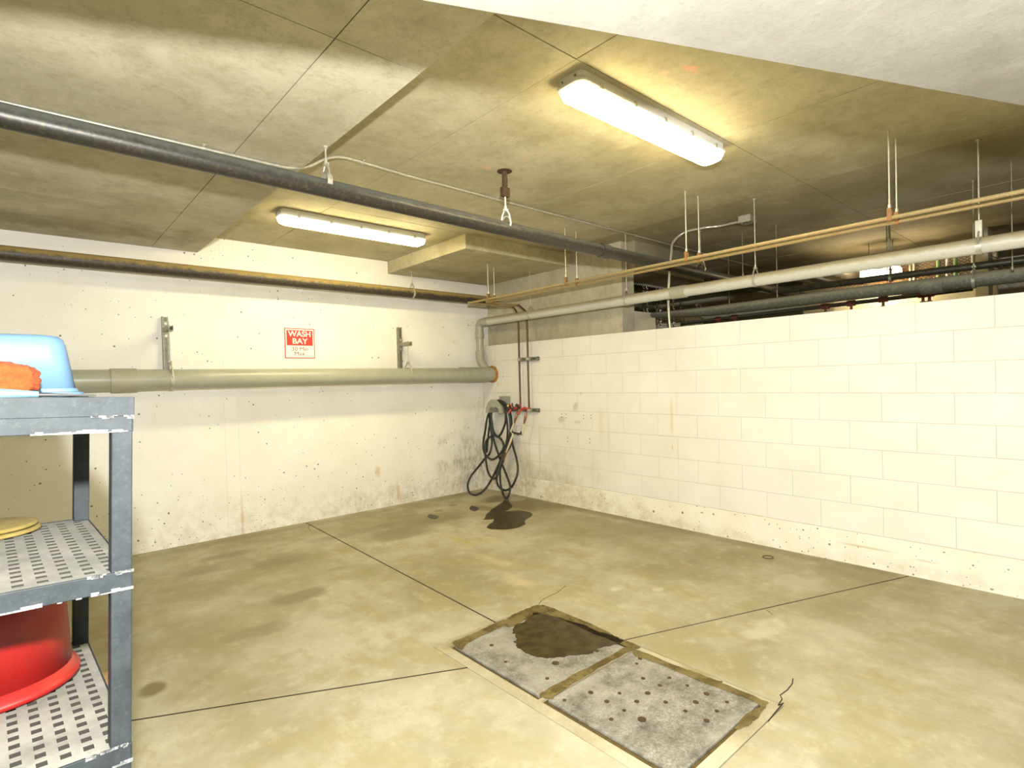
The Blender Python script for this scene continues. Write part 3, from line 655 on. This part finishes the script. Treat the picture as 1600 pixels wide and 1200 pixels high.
# ================================================================== CONDUITS
c1 = empty('electrical_conduit', (1.3, 3.14, 2.62), 'thin steel conduit clipped to the ceiling, bending up at the slab edge', 'conduit'); u = U(c1)
zl, zh = LO-.013, HI-.013
u.add(MB().tube(fillet([(-4, 3.13, zl), (1.22, 3.14, zl), (1.42, 3.16, zh), (2.0, 3.20, zh), (10, 3.27, zh)], .12, 8), .0085, 10), 'conduit_run', M_zinc)
for x, zz, yy in ((.72, zl, 3.138), (-.3, zl, 3.137), (1.62, zh, 3.185), (2.72, zh, 3.21), (4.05, zh, 3.222), (5.4, zh, 3.234)):
    u.add(MB().ring((x, yy, zz), 'x', .0107, .018, .002, 14).box(x-.009, x+.009, yy-.03, yy-.008, zz+.009, zz+.013).cyl((x, yy-.022, zz+.002), (x, yy-.022, zz+.010), .006, 6), 'conduit_clip', M_zinc)
c2 = empty('electrical_conduit', (4.59, 2.75, 1.85), 'thin steel conduit rising from the top of the block wall to the ceiling box', 'conduit'); u = U(c2)
b0 = at(1047, 512, 0, 4.60)
pts = [(4.60, b0.y, 1.848), at(1044, 470, 0, 4.60), at(1046, 430, 0, 4.62), at(1049, 395, 0, 4.66), at(1052, 378, 0, 4.72), at(1070, 363, 2, zh), at(1100, 356, 2, zh), at(1125, 353, 2, zh), at(1152, 347, 2, zh-.02)]
u.add(MB().tube(spline(pts, 6), .0115, 10), 'conduit_run', M_emt)
p = at(1100, 356, 2, zh); u.add(MB().ring(tuple(p), 'x', .0117, .018, .002, 14), 'conduit_clip', M_zinc)
jb = empty('junction_box', (4.99, 2.36, HI), 'small steel electrical junction box on the ceiling at the end of the conduit', 'electrical box'); u = U(jb)
c = at(1167, 343, 2, HI-.03)
u.add(MB().box(c.x-.055, c.x+.055, c.y-.055, c.y+.055, HI-.055, HI, .004), 'box_body', M_zinc)
u.add(MB().box(c.x-.058, c.x+.058, c.y-.058, c.y+.058, HI-.060, HI-.055), 'cover', M_zinc)
for sx, sy in ((-1, -1), (1, -1), (-1, 1), (1, 1)): u.add(MB().cyl((c.x+sx*.03, c.y+sy*.03, HI-.064), (c.x+sx*.03, c.y+sy*.03, HI-.060), .006, 6), 'screw', M_zincd)

# ================================================================== HOSE STATION
def strut_h(y0, y1, z, label):
    root = empty('strut_channel', (XW, (y0+y1)/2, z), label, 'strut', 'short strut channels on the block wall'); u = U(root)
    mb = MB().box(XW-.004, XW, y0, y1, z-.021, z+.021)
    for s in (-1, 1): mb.box(XW-.038, XW, y0, y1, z+s*.021-.0015, z+s*.021+.0015).box(XW-.040, XW-.037, y0, y1, z+s*.016-.005, z+s*.016+.005)
    u.add(mb, 'channel', M_zincd)
    for yy in (4.865, 4.715):
        u.add(MB().box(4.408, 4.452, yy-.022, yy+.022, z-.016, z+.016, .004), 'pipe_clamp', M_zinc)
    for yy in (y0+.03,): u.add(MB().cyl((XW-.012, yy, z), (XW-.003, yy, z), .010, 6), 'bolt', M_zinc)
strut_h(4.585, 4.92, 1.642, 'short strut channel clamping the two copper pipes halfway up the block wall')
strut_h(4.600, 5.30, 1.043, 'lower strut channel on the block wall holding the two red hose valves')

def valve(y, label, py_lev):
    root = empty('hose_valve', (4.40, y, 1.05), label, 'valve', 'red hose bib valves under the copper pipes'); u = U(root)
    yb = y
    u.add(MB().tube(fillet([(4.425, yb-.10, 1.062), (4.425, yb-.02, 1.062), (4.40, yb+.03, 1.055), (4.36, yb+.035, 1.00)], .03), .013, 12).cyl((4.41, yb-.03, 1.062), (4.41, yb-.01, 1.062), .022, 8), 'valve_body', M_red)
    u.add(MB().cyl((4.40, yb+.02, 1.06), (4.385, yb+.03, 1.10), .008, 8), 'valve_stem', M_brass)
    mb = MB().ring((4.38, yb+.03, 1.085), 'x', .022, .010, .008, 16)
    for k in range(3):
        a = math.radians(120*k); mb.cyl((4.38, yb+.03, 1.085), (4.38, yb+.03+.022*math.cos(a), 1.085+.022*math.sin(a)), .004, 6)
    u.add(mb, 'handwheel', M_red)
    return root
valve(4.975, 'red hose valve nearer the corner, under the left copper pipe', 0)
valve(4.80, 'red hose valve farther from the corner, under the right copper pipe', 0)
def hs(px, py, X=4.36): return at(px, py, 0, X)
def hz(x, y, X=4.36): return at(700+x/6, 600+y/6, 0, X)
# short ivory hoses with brass fittings that join into the black hose
yh = empty('mixing_hose', tuple(hz(600, 460)), 'forked ivory hose with brass ends joining both red valves to the black hose', 'hose'); u = U(yh)
for a, b, c_ in (((650, 262), (622, 365), (590, 440)), ((738, 262), (712, 372), (697, 470))):
    A_, B_, C_ = hz(*a), hz(*b), hz(*c_)
    u.add(MB().tube([A_, A_.lerp(B_, .25), A_.lerp(B_, .3), A_.lerp(B_, .75), A_.lerp(B_, .8), B_], [.010, .010, .0155, .0155, .010, .010], 10), 'brass_fitting', M_brass)
    u.add(MB().cyl(B_, C_, .0115, 10), 'ivory_hose', M_ivory)
u.add(MB().tube([hz(590, 440), hz(610, 470), hz(580, 560), hz(540, 650)], .0115, 10), 'ivory_hose', M_ivory)
u.add(MB().tube([hz(585, 445), hz(635, 462), hz(697, 470)], .010, 10), 'black_tee', M_black)
for q in ((625, 460), (655, 470), (685, 455)): u.add(MB().sphere(hz(*q, X=4.35), .014, n=6), 'knob', M_black)
u.add(MB().tube([hz(545, 640), hz(520, 715)], [.014, .012], 10), 'brass_fitting', M_brass)

# black and white levers by the bracket
lv = empty('nozzle', tuple(hz(590, 215)), 'small black nozzle with a yellow tag hanging left of the red valves', 'nozzle'); u = U(lv)
u.add(MB().cyl(hz(560, 200), hz(612, 240), .010, 8), 'body', M_black); u.add(MB().cyl(hz(600, 180), hz(612, 228), .008, 8), 'lever', M_black)
u.add(MB().cyl(hz(640, 195, 4.34), hz(668, 225, 4.34), .017, 10), 'grip', M_black)
u.add(MB().sphere(hz(562, 205, 4.34), .013, n=6), 'yellow_cap', M_yellow)

# cast hose bracket : wall plate, saddle and front flange
hb = empty('hose_bracket', (XW, 5.22, 1.12), 'grey cast hose hanger screwed to the block wall beside the corner', 'bracket'); u = U(hb)
u.add(MB().box(XW-.008, XW, 5.115, 5.325, 1.03, 1.205, .003), 'wall_plate', M_reel)
for yy in (5.145, 5.295): u.add(MB().cyl((XW-.011, yy, 1.18), (XW-.006, yy, 1.18), .007, 8), 'screw', M_zincd)
cy, cz, R = 5.215, 1.015, .115
arch = []
mb = MB(); vs = []; fs = []; nn = 18
for i in range(nn+1):
    a = math.radians(-5+190*i/nn)
    for rr, xx in ((R, 4.485), (R, 4.305), (R-.006, 4.305), (R-.006, 4.485)): vs.append((xx, cy+rr*math.cos(a), cz+rr*math.sin(a)))
for i in range(nn):
    for k in range(4): fs.append((i*4+k, i*4+(k+1) % 4, (i+1)*4+(k+1) % 4, (i+1)*4+k))
fs += [(0, 1, 2, 3), (nn*4+3, nn*4+2, nn*4+1, nn*4)]
u.add(mb.add(vs, fs, False), 'saddle', M_reel)
mb = MB(); vs = []; fs = []
for i in range(nn+1):
    a = math.radians(-5+190*i/nn)
    ri = .045 + .05*abs(math.cos(a))
    for rr, xx in ((R+.042, 4.305), (R+.042, 4.298), (ri, 4.298), (ri, 4.305)): vs.append((xx, cy+rr*math.cos(a), cz+rr*math.sin(a)))
for i in range(nn):
    for k in range(4): fs.append((i*4+k, i*4+(k+1) % 4, (i+1)*4+(k+1) % 4, (i+1)*4+k))
fs += [(0, 1, 2, 3), (nn*4+3, nn*4+2, nn*4+1, nn*4)]
u.add(mb.add(vs, fs, False), 'front_flange', M_reel)

# the black hose : one long coil thrown over the saddle
loops = [
 [(520, 715), (490, 800), (490, 900), (497, 965), (520, 1040), (545, 1068), (570, 1040), (582, 960), (555, 870), (510, 760), (480, 680), (440, 560), (415, 450), (405, 350), (405, 250), (420, 190), (470, 155), (520, 190), (560, 250), (590, 330)],
 [(597, 440), (590, 560), (540, 650), (500, 700), (465, 790), (455, 880), (472, 955), (530, 996), (590, 970), (635, 890), (655, 800), (640, 690), (605, 560), (598, 430), (590, 300), (550, 200), (490, 155), (430, 175), (395, 240)],
 [(365, 330), (350, 430), (330, 560), (345, 650), (400, 704), (450, 692), (500, 640), (522, 575), (495, 515), (445, 484), (395, 495), (355, 545), (350, 640), (357, 720), (375, 820), (415, 885), (455, 870), (480, 800), (500, 720)],
 [(540, 600), (575, 500), (585, 400), (575, 290), (540, 200), (480, 160), (420, 180), (400, 250), (412, 360), (430, 450), (470, 492), (510, 440), (538, 350), (536, 260), (515, 195), (470, 165), (415, 190), (395, 260)],
 [(390, 360), (405, 450), (412, 560), (390, 650), (345, 700), (285, 775), (215, 865), (185, 945), (200, 1015), (250, 1040), (320, 1010), (380, 940), (430, 850), (480, 740), (520, 640), (550, 540), (560, 430), (548, 320), (530, 230), (490, 170), (440, 175), (415, 230), (400, 330), (385, 420), (370, 560), (365, 640)]]
path = []
offs = [4.395, 4.425, 4.345, 4.375, 4.405]
for L, xo in zip(loops, offs):
    for x, y in L:
        f = max(0, (y-560)/500); X = xo - .20*f if x > 330 or y < 700 else xo-.20*f-.06*max(0, (y-750)/300)
        p = hz(x, y, X)
        if p.z < .013: p = at(700+x/6, 600+y/6, 2, .013)
        if p.y > 5.63: p = at(700+x/6, 600+y/6, 1, 5.632)
        path.append(p)
MB().tube(spline(path, 6), .0128, 8).build('garden_hose', M_rubber, label='long black rubber hose hung in loose loops over the cast hanger in the corner', cat='hose')

# ================================================================== SHELF
sh = empty('utility_shelf', (.116, 1.30, 0), 'grey plastic utility shelf with perforated decks at the left edge', 'shelf', rot=(0, .033, .040))
SW, SD, PW = .92, .635, .0355
def sub(mb, name, mat, par=sh, label=None): return mb.build(name, mat, par, label=label)
TIERS = [.05, .385, .715, 1.050, 1.386]
def deck(z):
    """flat deck with real square holes"""
    mb = MB(); px = .0345; py = .0345; hx = .0165; hy = .0180; t_ = .0003
    nx = int((SW-.016)/px); ny = int((SD-.02)/py); x0 = -SW+.003; y0 = .004; x1 = -.003; y1 = SD-.004
    xs = [x0]; ys = [y0]
    ox = (-SW+ (SW-nx*px)/2); oy = (SD-ny*py)/2
    for i in range(nx): xs += [ox+i*px+(px-hx)/2, ox+i*px+(px+hx)/2]
    for j in range(ny): ys += [oy+j*py+(py-hy)/2, oy+j*py+(py+hy)/2]
    xs.append(x1); ys.append(y1); n_, m_ = len(xs), len(ys)
    vs = [(x, y, zz) for zz in (z, z-t_) for y in ys for x in xs]; fs = []; o = n_*m_
    hole = lambda i, j: i % 2 == 1 and j % 2 == 1 and 0 <= i < n_-1 and 0 <= j < m_-1
    for j in range(m_-1):
        for i in range(n_-1):
            a, b, c_, d_ = j*n_+i, j*n_+i+1, (j+1)*n_+i+1, (j+1)*n_+i
            if hole(i, j):
                fs += [(a, b, o+b, o+a), (b, c_, o+c_, o+b), (c_, d_, o+d_, o+c_), (d_, a, o+a, o+d_)]
            else: fs += [(a, b, c_, d_), (o+d_, o+c_, o+b, o+a)]
    rb = MB(); dz = .024
    for i in range(1, n_-1, 2): 
        for j in range(1, m_-1, 2):
            a, b, c_, d_ = xs[i], xs[i+1], ys[j], ys[j+1]; q = [(a, c_), (b, c_), (b, d_), (a, d_)]
            rb.add([(x, y, z-.0003) for x, y in q]+[(x, y, z-dz) for x, y in q], [(k, (k+1) % 4, 4+(k+1) % 4, 4+k) for k in range(4)])
    return mb.add(vs, fs), rb
for k, z in enumerate(TIERS):
    top = k == 4; hgt = .066 if top else .036
    if k == 4: sub(MB().box(-SW+.006, -.006, .006, SD-.006, z-.006, z-.001), 'deck', M_shelf)
    else:
        dk_a, dk_b = deck(z-.002); dko = sub(dk_a, 'deck', M_deck, label='dusty perforated deck')
        tag(sub(dk_b, 'hole_wells', M_well, dko), kind='stuff')
    rim = MB().box(-SW, 0, 0, .006, z-hgt, z, .0015).box(-SW, 0, SD-.006, SD, z-hgt, z, .0015).box(-SW, -SW+.004, 0, SD, z-hgt, z-.0015, .001).box(-.004, 0, 0, SD, z-hgt, z-.0015, .001)
    if top: rim.box(-SW-.0015, .0015, -.0015, .004, z-.036, z+.001, .001)
    sub(rim, 'tier_rim', M_shelf)
    rs = MB(); x = -SW
    zz = z-hgt
    while x < -.002:
        w = random.uniform(.005, .02)
        if random.random() < .75: rs.box(x, min(x+w, .0012), -.0012, .001, zz-.001, zz+random.uniform(.001, .0065))
        x += w
    for q in range(14): 
        a = random.uniform(-.075, -.004); rs.box(a, min(a+random.uniform(.004, .018), .0012), -.0024, .001, z-(.036 if top else -.001)-random.uniform(-.002, .006), z-(.036 if top else 0)+.002)
    tag(sub(rs, 'residue', M_resid, label='powdery white residue'), kind='stuff')
for x in (-SW, -PW):
    for y in (0.0005, SD-PW):
        for k in range(4):
            sub(MB().box(x+.001, x+PW-.001, y+.001, y+PW-.001, TIERS[k]-.001, TIERS[k+1]-(.064 if k == 3 else .034), .002), 'post', M_shelf)
        sub(MB().box(x+.001, x+PW-.001, y+.001, y+PW-.001, .002, TIERS[0]-.03, .002), 'foot', M_shelf)

# ---- things on the shelf
def lofted(rings, name, mat, par, smooth=True, cap0=True, cap1=True, label=None):
    m = len(rings[0]); vs = [v for r_ in rings for v in r_]; fs = []
    for i in range(len(rings)-1):
        for k in range(m): fs.append((i*m+k, i*m+(k+1) % m, (i+1)*m+(k+1) % m, (i+1)*m+k))
    if cap0: fs.append(tuple(range(m))[::-1])
    if cap1: fs.append(tuple(range((len(rings)-1)*m, len(rings)*m)))
    return MB().add(vs, fs, smooth).build(name, mat, par, label=label)
def rrect(cx, cy, ax, ay, z, r, seg=6):
    pts = []
    for sx, sy, a0 in ((1, 1, 0), (-1, 1, 90), (-1, -1, 180), (1, -1, 270)):
        for k in range(seg+1):
            a = math.radians(a0+90*k/seg); pts.append((cx+sx*(ax-r)+r*math.cos(a), cy+sy*(ay-r)+r*math.sin(a), z))
    return pts
ZT = 1.389
bt = empty('upturned_tub', (-.105, 1.72, ZT), 'pale blue plastic tub standing upside down on the top of the shelf', 'tub', rot=(0, 0, .04))
lofted([rrect(0, 0, .205, .160, .0, .035), rrect(0, 0, .205, .160, .009, .035), rrect(0, 0, .196, .151, .011, .032), rrect(0, 0, .194, .149, .018, .032)], 'rim', M_blue, bt, False)
lofted([rrect(0, 0, .192, .147, .014, .035), rrect(0, 0, .178, .134, .115, .036), rrect(0, 0, .174, .130, .128, .036), rrect(0, 0, .166, .122, .136, .034), rrect(0, 0, .150, .106, .139, .03)], 'tub_body', M_blue, bt)
os_ = empty('car_wash_sponge', (-.10, 1.475, ZT), 'bright orange sponge lying before the pale blue tub on the shelf top', 'sponge')
bm = bmesh.new(); bmesh.ops.create_cube(bm, size=1); bmesh.ops.subdivide_edges(bm, edges=bm.edges[:], cuts=11, use_grid_fill=True)
for v in bm.verts:
    x, y, z = v.co*2; k = (abs(x)**5+abs(y)**5+abs(z)**5)**(1/5) or 1; v.co = Vector((x, y, z))/k
    x, y, z = v.co; bump_ = .0025*math.sin(x*23+y*7)+.002*math.sin(y*31+z*13)+random.uniform(-.0008, .0008)
    v.co = Vector((x*.125, y*.055, .036+z*.036*(1-.12*x+.06*math.sin(x*5)))) + v.co*bump_
bm.verts.index_update(); MB().add([v.co[:] for v in bm.verts], [[v.index for v in f.verts] for f in bm.faces], True).build('sponge_body', M_sponge, os_); bm.free()
br = empty('brush', (-.02, 1.38, ZT), 'brush with a pale cyan handle and black tip lying on the shelf top', 'brush', rot=(0, 0, .03))
MB().tube([(-.22, 0, .010), (-.16, 0, .010), (-.06, 0, .011), (-.02, 0, .010), (.030, 0, .008), (.042, 0, .007)], [.008, .011, .012, .011, .0065, .006], 14).build('handle', M_cyan, br)
MB().tube([(.042, 0, .006), (.075, 0, .0045), (.13, 0, .002)], [.0045, .003, .0012], 8).build('tip', M_black, br)
MB().box(-.30, -.20, -.018, .018, .002, .010, .002).build('brush_head', M_red, br)
# yellow sponges on the second tier
ZM = 1.052
for k, (dx, lab) in enumerate(((0, 'lower flat round yellow sponge on the middle shelf'), (-.006, 'upper flat round yellow sponge on the middle shelf'))):
    mb = MB(); n_ = 32; rings = []
    for rr, zz in ((.090, .001), (.099, .004), (.099, .009), (.091, .0115), (.0, .0120)):
        rings.append([(rr*math.cos(2*math.pi*i/n_), rr*math.sin(2*math.pi*i/n_), zz) for i in range(n_)])
    vs = [v for r_ in rings for v in r_]; fs = [tuple(range(n_))[::-1]]
    for i in range(len(rings)-1):
        for q in range(n_): fs.append((i*n_+q, i*n_+(q+1) % n_, (i+1)*n_+(q+1) % n_, (i+1)*n_+q))
    p = at(-45, 806, 2, ZM+.01)
    mb.add(vs, fs, True).build('round_sponge', M_ysp, label=lab, cat='sponge', group='flat round sponges on the middle shelf', loc=(p.x+dx+.045, 1.87, ZM+k*.0122+.0005))
# red tub on the third tier
rt = empty('upturned_tub', (-.118, 1.775, .722), 'red plastic tub standing upside down on the lower shelf', 'tub', rot=(0, 0, .2))
lofted([rrect(0, 0, .200, .185, .0, .15, 8), rrect(0, 0, .200, .185, .012, .15, 8), rrect(0, 0, .190, .176, .014, .145, 8), rrect(0, 0, .186, .172, .03, .14, 8)], 'rim', M_tub, rt)
lofted([rrect(0, 0, .186, .172, .022, .14, 8), rrect(0, 0, .176, .160, .21, .13, 8), rrect(0, 0, .172, .156, .222, .13, 8), rrect(0, 0, .160, .144, .230, .12, 8)], 'tub_body', M_tub, rt)
# box on the floor behind the shelf
fb = empty('cardboard_carton', (.16, 2.75, 0), 'blue and tan carton on the floor behind the shelf', 'box'); 
MB().box(-.10, .12, -.1, .1, 0, .20, .002).build('carton_body', M_bluebox, fb); MB().box(-.10, .12, -.1, .1, .2, .23, .002).build('carton_lid', M_tan, fb)
# little ring on the floor
p = at(1200, 871, 2, 0)
MB().ring((p.x, p.y, .003), 'z', .035, .005, .006, 24).build('rubber_ring', M_pit, label='small dark rubber ring lying flat on the floor near the block wall', cat='ring')

# ================================================================== NEXT BAY, seen over the block wall
dk_ = empty('insulated_pipe', (5.3, 1, 2.03), 'thick dark pipe in the next bay seen just over the block wall', 'pipe'); u = U(dk_)
u.add(MB().tube([(5.3, 3.62, 2.09), (5.3, 3.2, 2.065), (5.3, 2.9, 2.055), (5.3, 1.6, 2.06), (5.3, -2.5, 2.03)], [.030, .042, .050, .053, .056], 20), 'pipe_run', M_dark)
u.add(MB().cyl((5.3, 1.12, 2.045), (5.3, .98, 2.045), .062, 20), 'coupling', M_dark)
for yy in (.8,): hang(u, 5.3, yy, 2.05, .056, HI, 'y', M_zincd)
d2 = empty('steel_pipe', (5.5, 1, 2.2), 'thinner black pipe running above the thick dark pipe in the next bay', 'pipe'); u = U(d2)
u.add(MB().cyl((5.6, 2.4, 2.21), (5.6, -2.5, 2.17), .030, 14), 'pipe_run', M_sprk)
for yy in (1.4,): hang(u, 5.6, yy, 2.19, .030, HI, 'y', M_zincd)
# low sprinkler branch with heads
sl = empty('sprinkler_branch', (5.9, 1, 2.0), 'black sprinkler branch with red heads low in the next bay', 'pipe'); u = U(sl)
u.add(MB().cyl((5.9, 3.6, 2.02), (5.9, .9, 2.06), .020, 12), 'pipe_run', M_sprk)
for px, py in ((1123, 502), (1148, 500), (1290, 482), (1330, 473), (1380, 467), (1442, 460), (1452, 458)):
    p = at(px, py, 0, 5.9); zz = 2.02+(3.6-p.y)*.0148
    u.add(MB().cyl((5.9, p.y-.035, zz), (5.9, p.y+.035, zz), .028, 10).cyl((5.9, p.y, zz-.06), (5.9, p.y, zz), .012, 8).cyl((5.9, p.y, zz-.066), (5.9, p.y, zz-.06), .022, 8), 'sprinkler_head', M_redsp)
for yy in (3.0, 1.5): u.add(MB().cyl((5.9, yy, 2.04), (5.9, yy, HI), .004, 6), 'hanger_rod', M_zincd)
for i, (pa, pb, r_) in enumerate((((1300, 421), (1372, 444), .06), ((1365, 412), (1440, 437), .06), ((1225, 428), (1330, 455), .045))):
    a, b = at(*pa, 2, 2.5), at(*pb, 2, 2.5); yy = (a.y+b.y)/2
    lab = ('dark cross pipe in the next bay left of the far lamp', 'dark cross pipe in the next bay right of the far lamp', 'dark cross pipe in the next bay, farthest left of the three')[i]
    rt_ = empty('cross_pipe', (a.x, yy, 2.5), lab, 'pipe', 'dark cross pipes in the next bay'); U(rt_).add(MB().cyl((a.x-.1, yy, 2.5), (b.x+1.2, yy, 2.5), r_, 14), 'pipe_run', M_sprk)
# equipment cabinets / boxed walls
MB().box(4.83, 5.365, 3.60, 5.3, -.0, 2.113).build('trim_1', M_cream, kind='structure')
cb = empty('equipment_cabinet', (6.9, 4.3, 0), 'cream equipment cabinet with louvres just showing over the block wall', 'cabinet'); u = U(cb)
u.add(MB().box(6.64, 7.12, 4.0, 5.2, 0, 2.20), 'cabinet_body', M_cream)
for k in range(6): u.add(MB().box(6.63, 6.642, 4.08, 4.55, 2.15-.03*k, 2.162-.03*k), 'louvre', M_gray)
# slotted angle storage frame
sf = empty('slotted_angle_frame', (5.9, 3.86, 2.0), 'white slotted angle frame of a storage cage beyond the block wall', 'frame'); u = U(sf)
def slotted(x0, x1, z0, z1, y=3.875, horiz=False):
    mb = MB(); p_ = .034; L = (x1-x0) if horiz else (z1-z0); n_ = max(1, int(L/p_))
    for i in range(n_):
        if horiz:
            a = x0+i*p_; mb.add([(a, y, z0), (a+p_*.5, y, z1), (a+p_*.8, y, z1), (a+p_*.3, y, z0), (a, y+.004, z0), (a+p_*.5, y+.004, z1), (a+p_*.8, y+.004, z1), (a+p_*.3, y+.004, z0)], [(0,1,2,3),(7,6,5,4),(0,4,5,1),(3,2,6,7),(1,5,6,2),(0,3,7,4)])
        else:
            a = z0+i*p_; mb.box(x0, x1, y, y+.004, a, a+p_*.45)
            if i % 2: mb.box(x0, x0+(x1-x0)*.4, y, y+.004, a, a+p_)
    return mb
u.add(slotted(5.02, 6.05, 2.478, 2.505, horiz=True), 'top_rail', M_white)
for px, w, m in ((1006, 3, M_zincd), (1011.5, 2.5, M_white), (1027, 3, M_zincd), (1032, 2.5, M_white), (1052.5, 2.5, M_white), (1064.5, 4, M_zinc), (1088.5, 4, M_white), (1094.5, 3, M_white)):
    a = at(px-w/2, 470, 1, 3.875); b = at(px+w/2, 470, 1, 3.875); u.add(slotted(a.x, b.x, 2.0, 2.48 if px < 1050 else 2.40), 'upright', m)
MB().box(5.0, 7.6, 5.4, 5.5, 0, HI).build('shade_backing', M_shade, kind='structure')  # dark panel added behind the slotted frame to stand in for unlit depth
# low beige wall with mesh above, green posts, far lamp
zl_ = at(1400, 455, 0, 7.2).z
ye = at(1526, 455, 0, 7.2).y; yw = at(1303, 480, 0, 7.2).y
MB().box(7.2, 7.35, ye, yw, 0, zl_).build('wall_low_beige', M_cream, kind='structure')
MB().box(7.15, 7.40, at(1546, 455, 0, 7.2).y, ye, 0, HI).build('trim_3', M_gray, kind='structure')
mf = empty('mesh_fence', (7.25, 1.2, zl_), 'yellow lit wire mesh of a storage cage far in the next bay', 'fence'); u = U(mf)
mb = MB(); y0_, y1_ = ye, at(1395, 420, 0, 7.2).y; z0_, z1_ = zl_, at(1440, 388, 0, 7.2).z
k = y0_-.5
while k < y1_:
    for s in (-1, 1):
        pts = []; 
        for zz in (z0_, z1_):
            pts.append((7.24, k + (zz-z0_)*1.6 if s > 0 else k+.8-(zz-z0_)*1.6, zz))
        mb.box(0, 0, 0, 0, 0, 0) if False else mb.tube([p for p in pts], .0035, 4, False, False)
    k += .05
u.add(mb, 'wire_mesh', M_brass); mf.children[0]['kind'] = 'stuff'
for px, m in ((1466, M_green), (1480, M_white), (1493, M_green), (1520, M_white), (1422, M_zincd), (1428, M_zincd)):
    p = at(px, 415, 0, 7.2); u.add(MB().cyl((7.2, p.y, zl_), (7.2, p.y, z1_), .014 if m is not M_green else .020, 8), 'post', m)
ff = empty('fluorescent_fixture', (6.95, 1.6, 2.6), 'glowing far ceiling lamp glimpsed beyond the pipes over the block wall', 'light fixture'); u = U(ff)
ya, yb = at(1404, 428, 0, 6.95).y, at(1350, 428, 0, 6.95).y; zz = at(1375, 421, 0, 6.95).z
u.add(MB().box(6.87, 7.03, ya, yb, zz, zz+.05), 'housing', M_trough); u.add(MB().box(6.85, 7.05, ya-.01, yb+.01, zz-.09, zz, .01), 'lens', M_far)
for yy in (ya+.05, yb-.05): u.add(MB().cyl((6.95, yy, zz+.05), (6.95, yy, HI), .004, 6), 'hanger_rod', M_zincd)
MB().box(7.62, 7.72, ye-.1, yw+.5, 0, z1_).build('wall_lit_storage', M_cream, kind='structure')
# thin hanger rods hanging in the next bay
for i, (px, pt, pb) in enumerate(((1159, 345, 430), (1388.5, 355, 388), (1580, 250, 420), (1213, 385, 470))):
    X = 5.3 if i != 2 else 5.0; a = at(px, pt, 0, X); b = at(px, pb, 0, X)
    MB().cyl((X, a.y, min(b.z, 2.5)), (X, a.y, HI), .004, 6).cyl((X, a.y, min(b.z, 2.5)-.01), (X, a.y, min(b.z, 2.5)+.012), .009, 6).build('hanger_rod', M_zincd, label=('thin hanger rod in the next bay under the bent conduit box', 'thin hanger rod hanging just behind the pair of copper pipe rods', 'thin hanger rod in the next bay at the right picture edge', 'thin hanger rod in the next bay right of the conduit box')[i], cat='rod', group='unused hanger rods in the next bay')
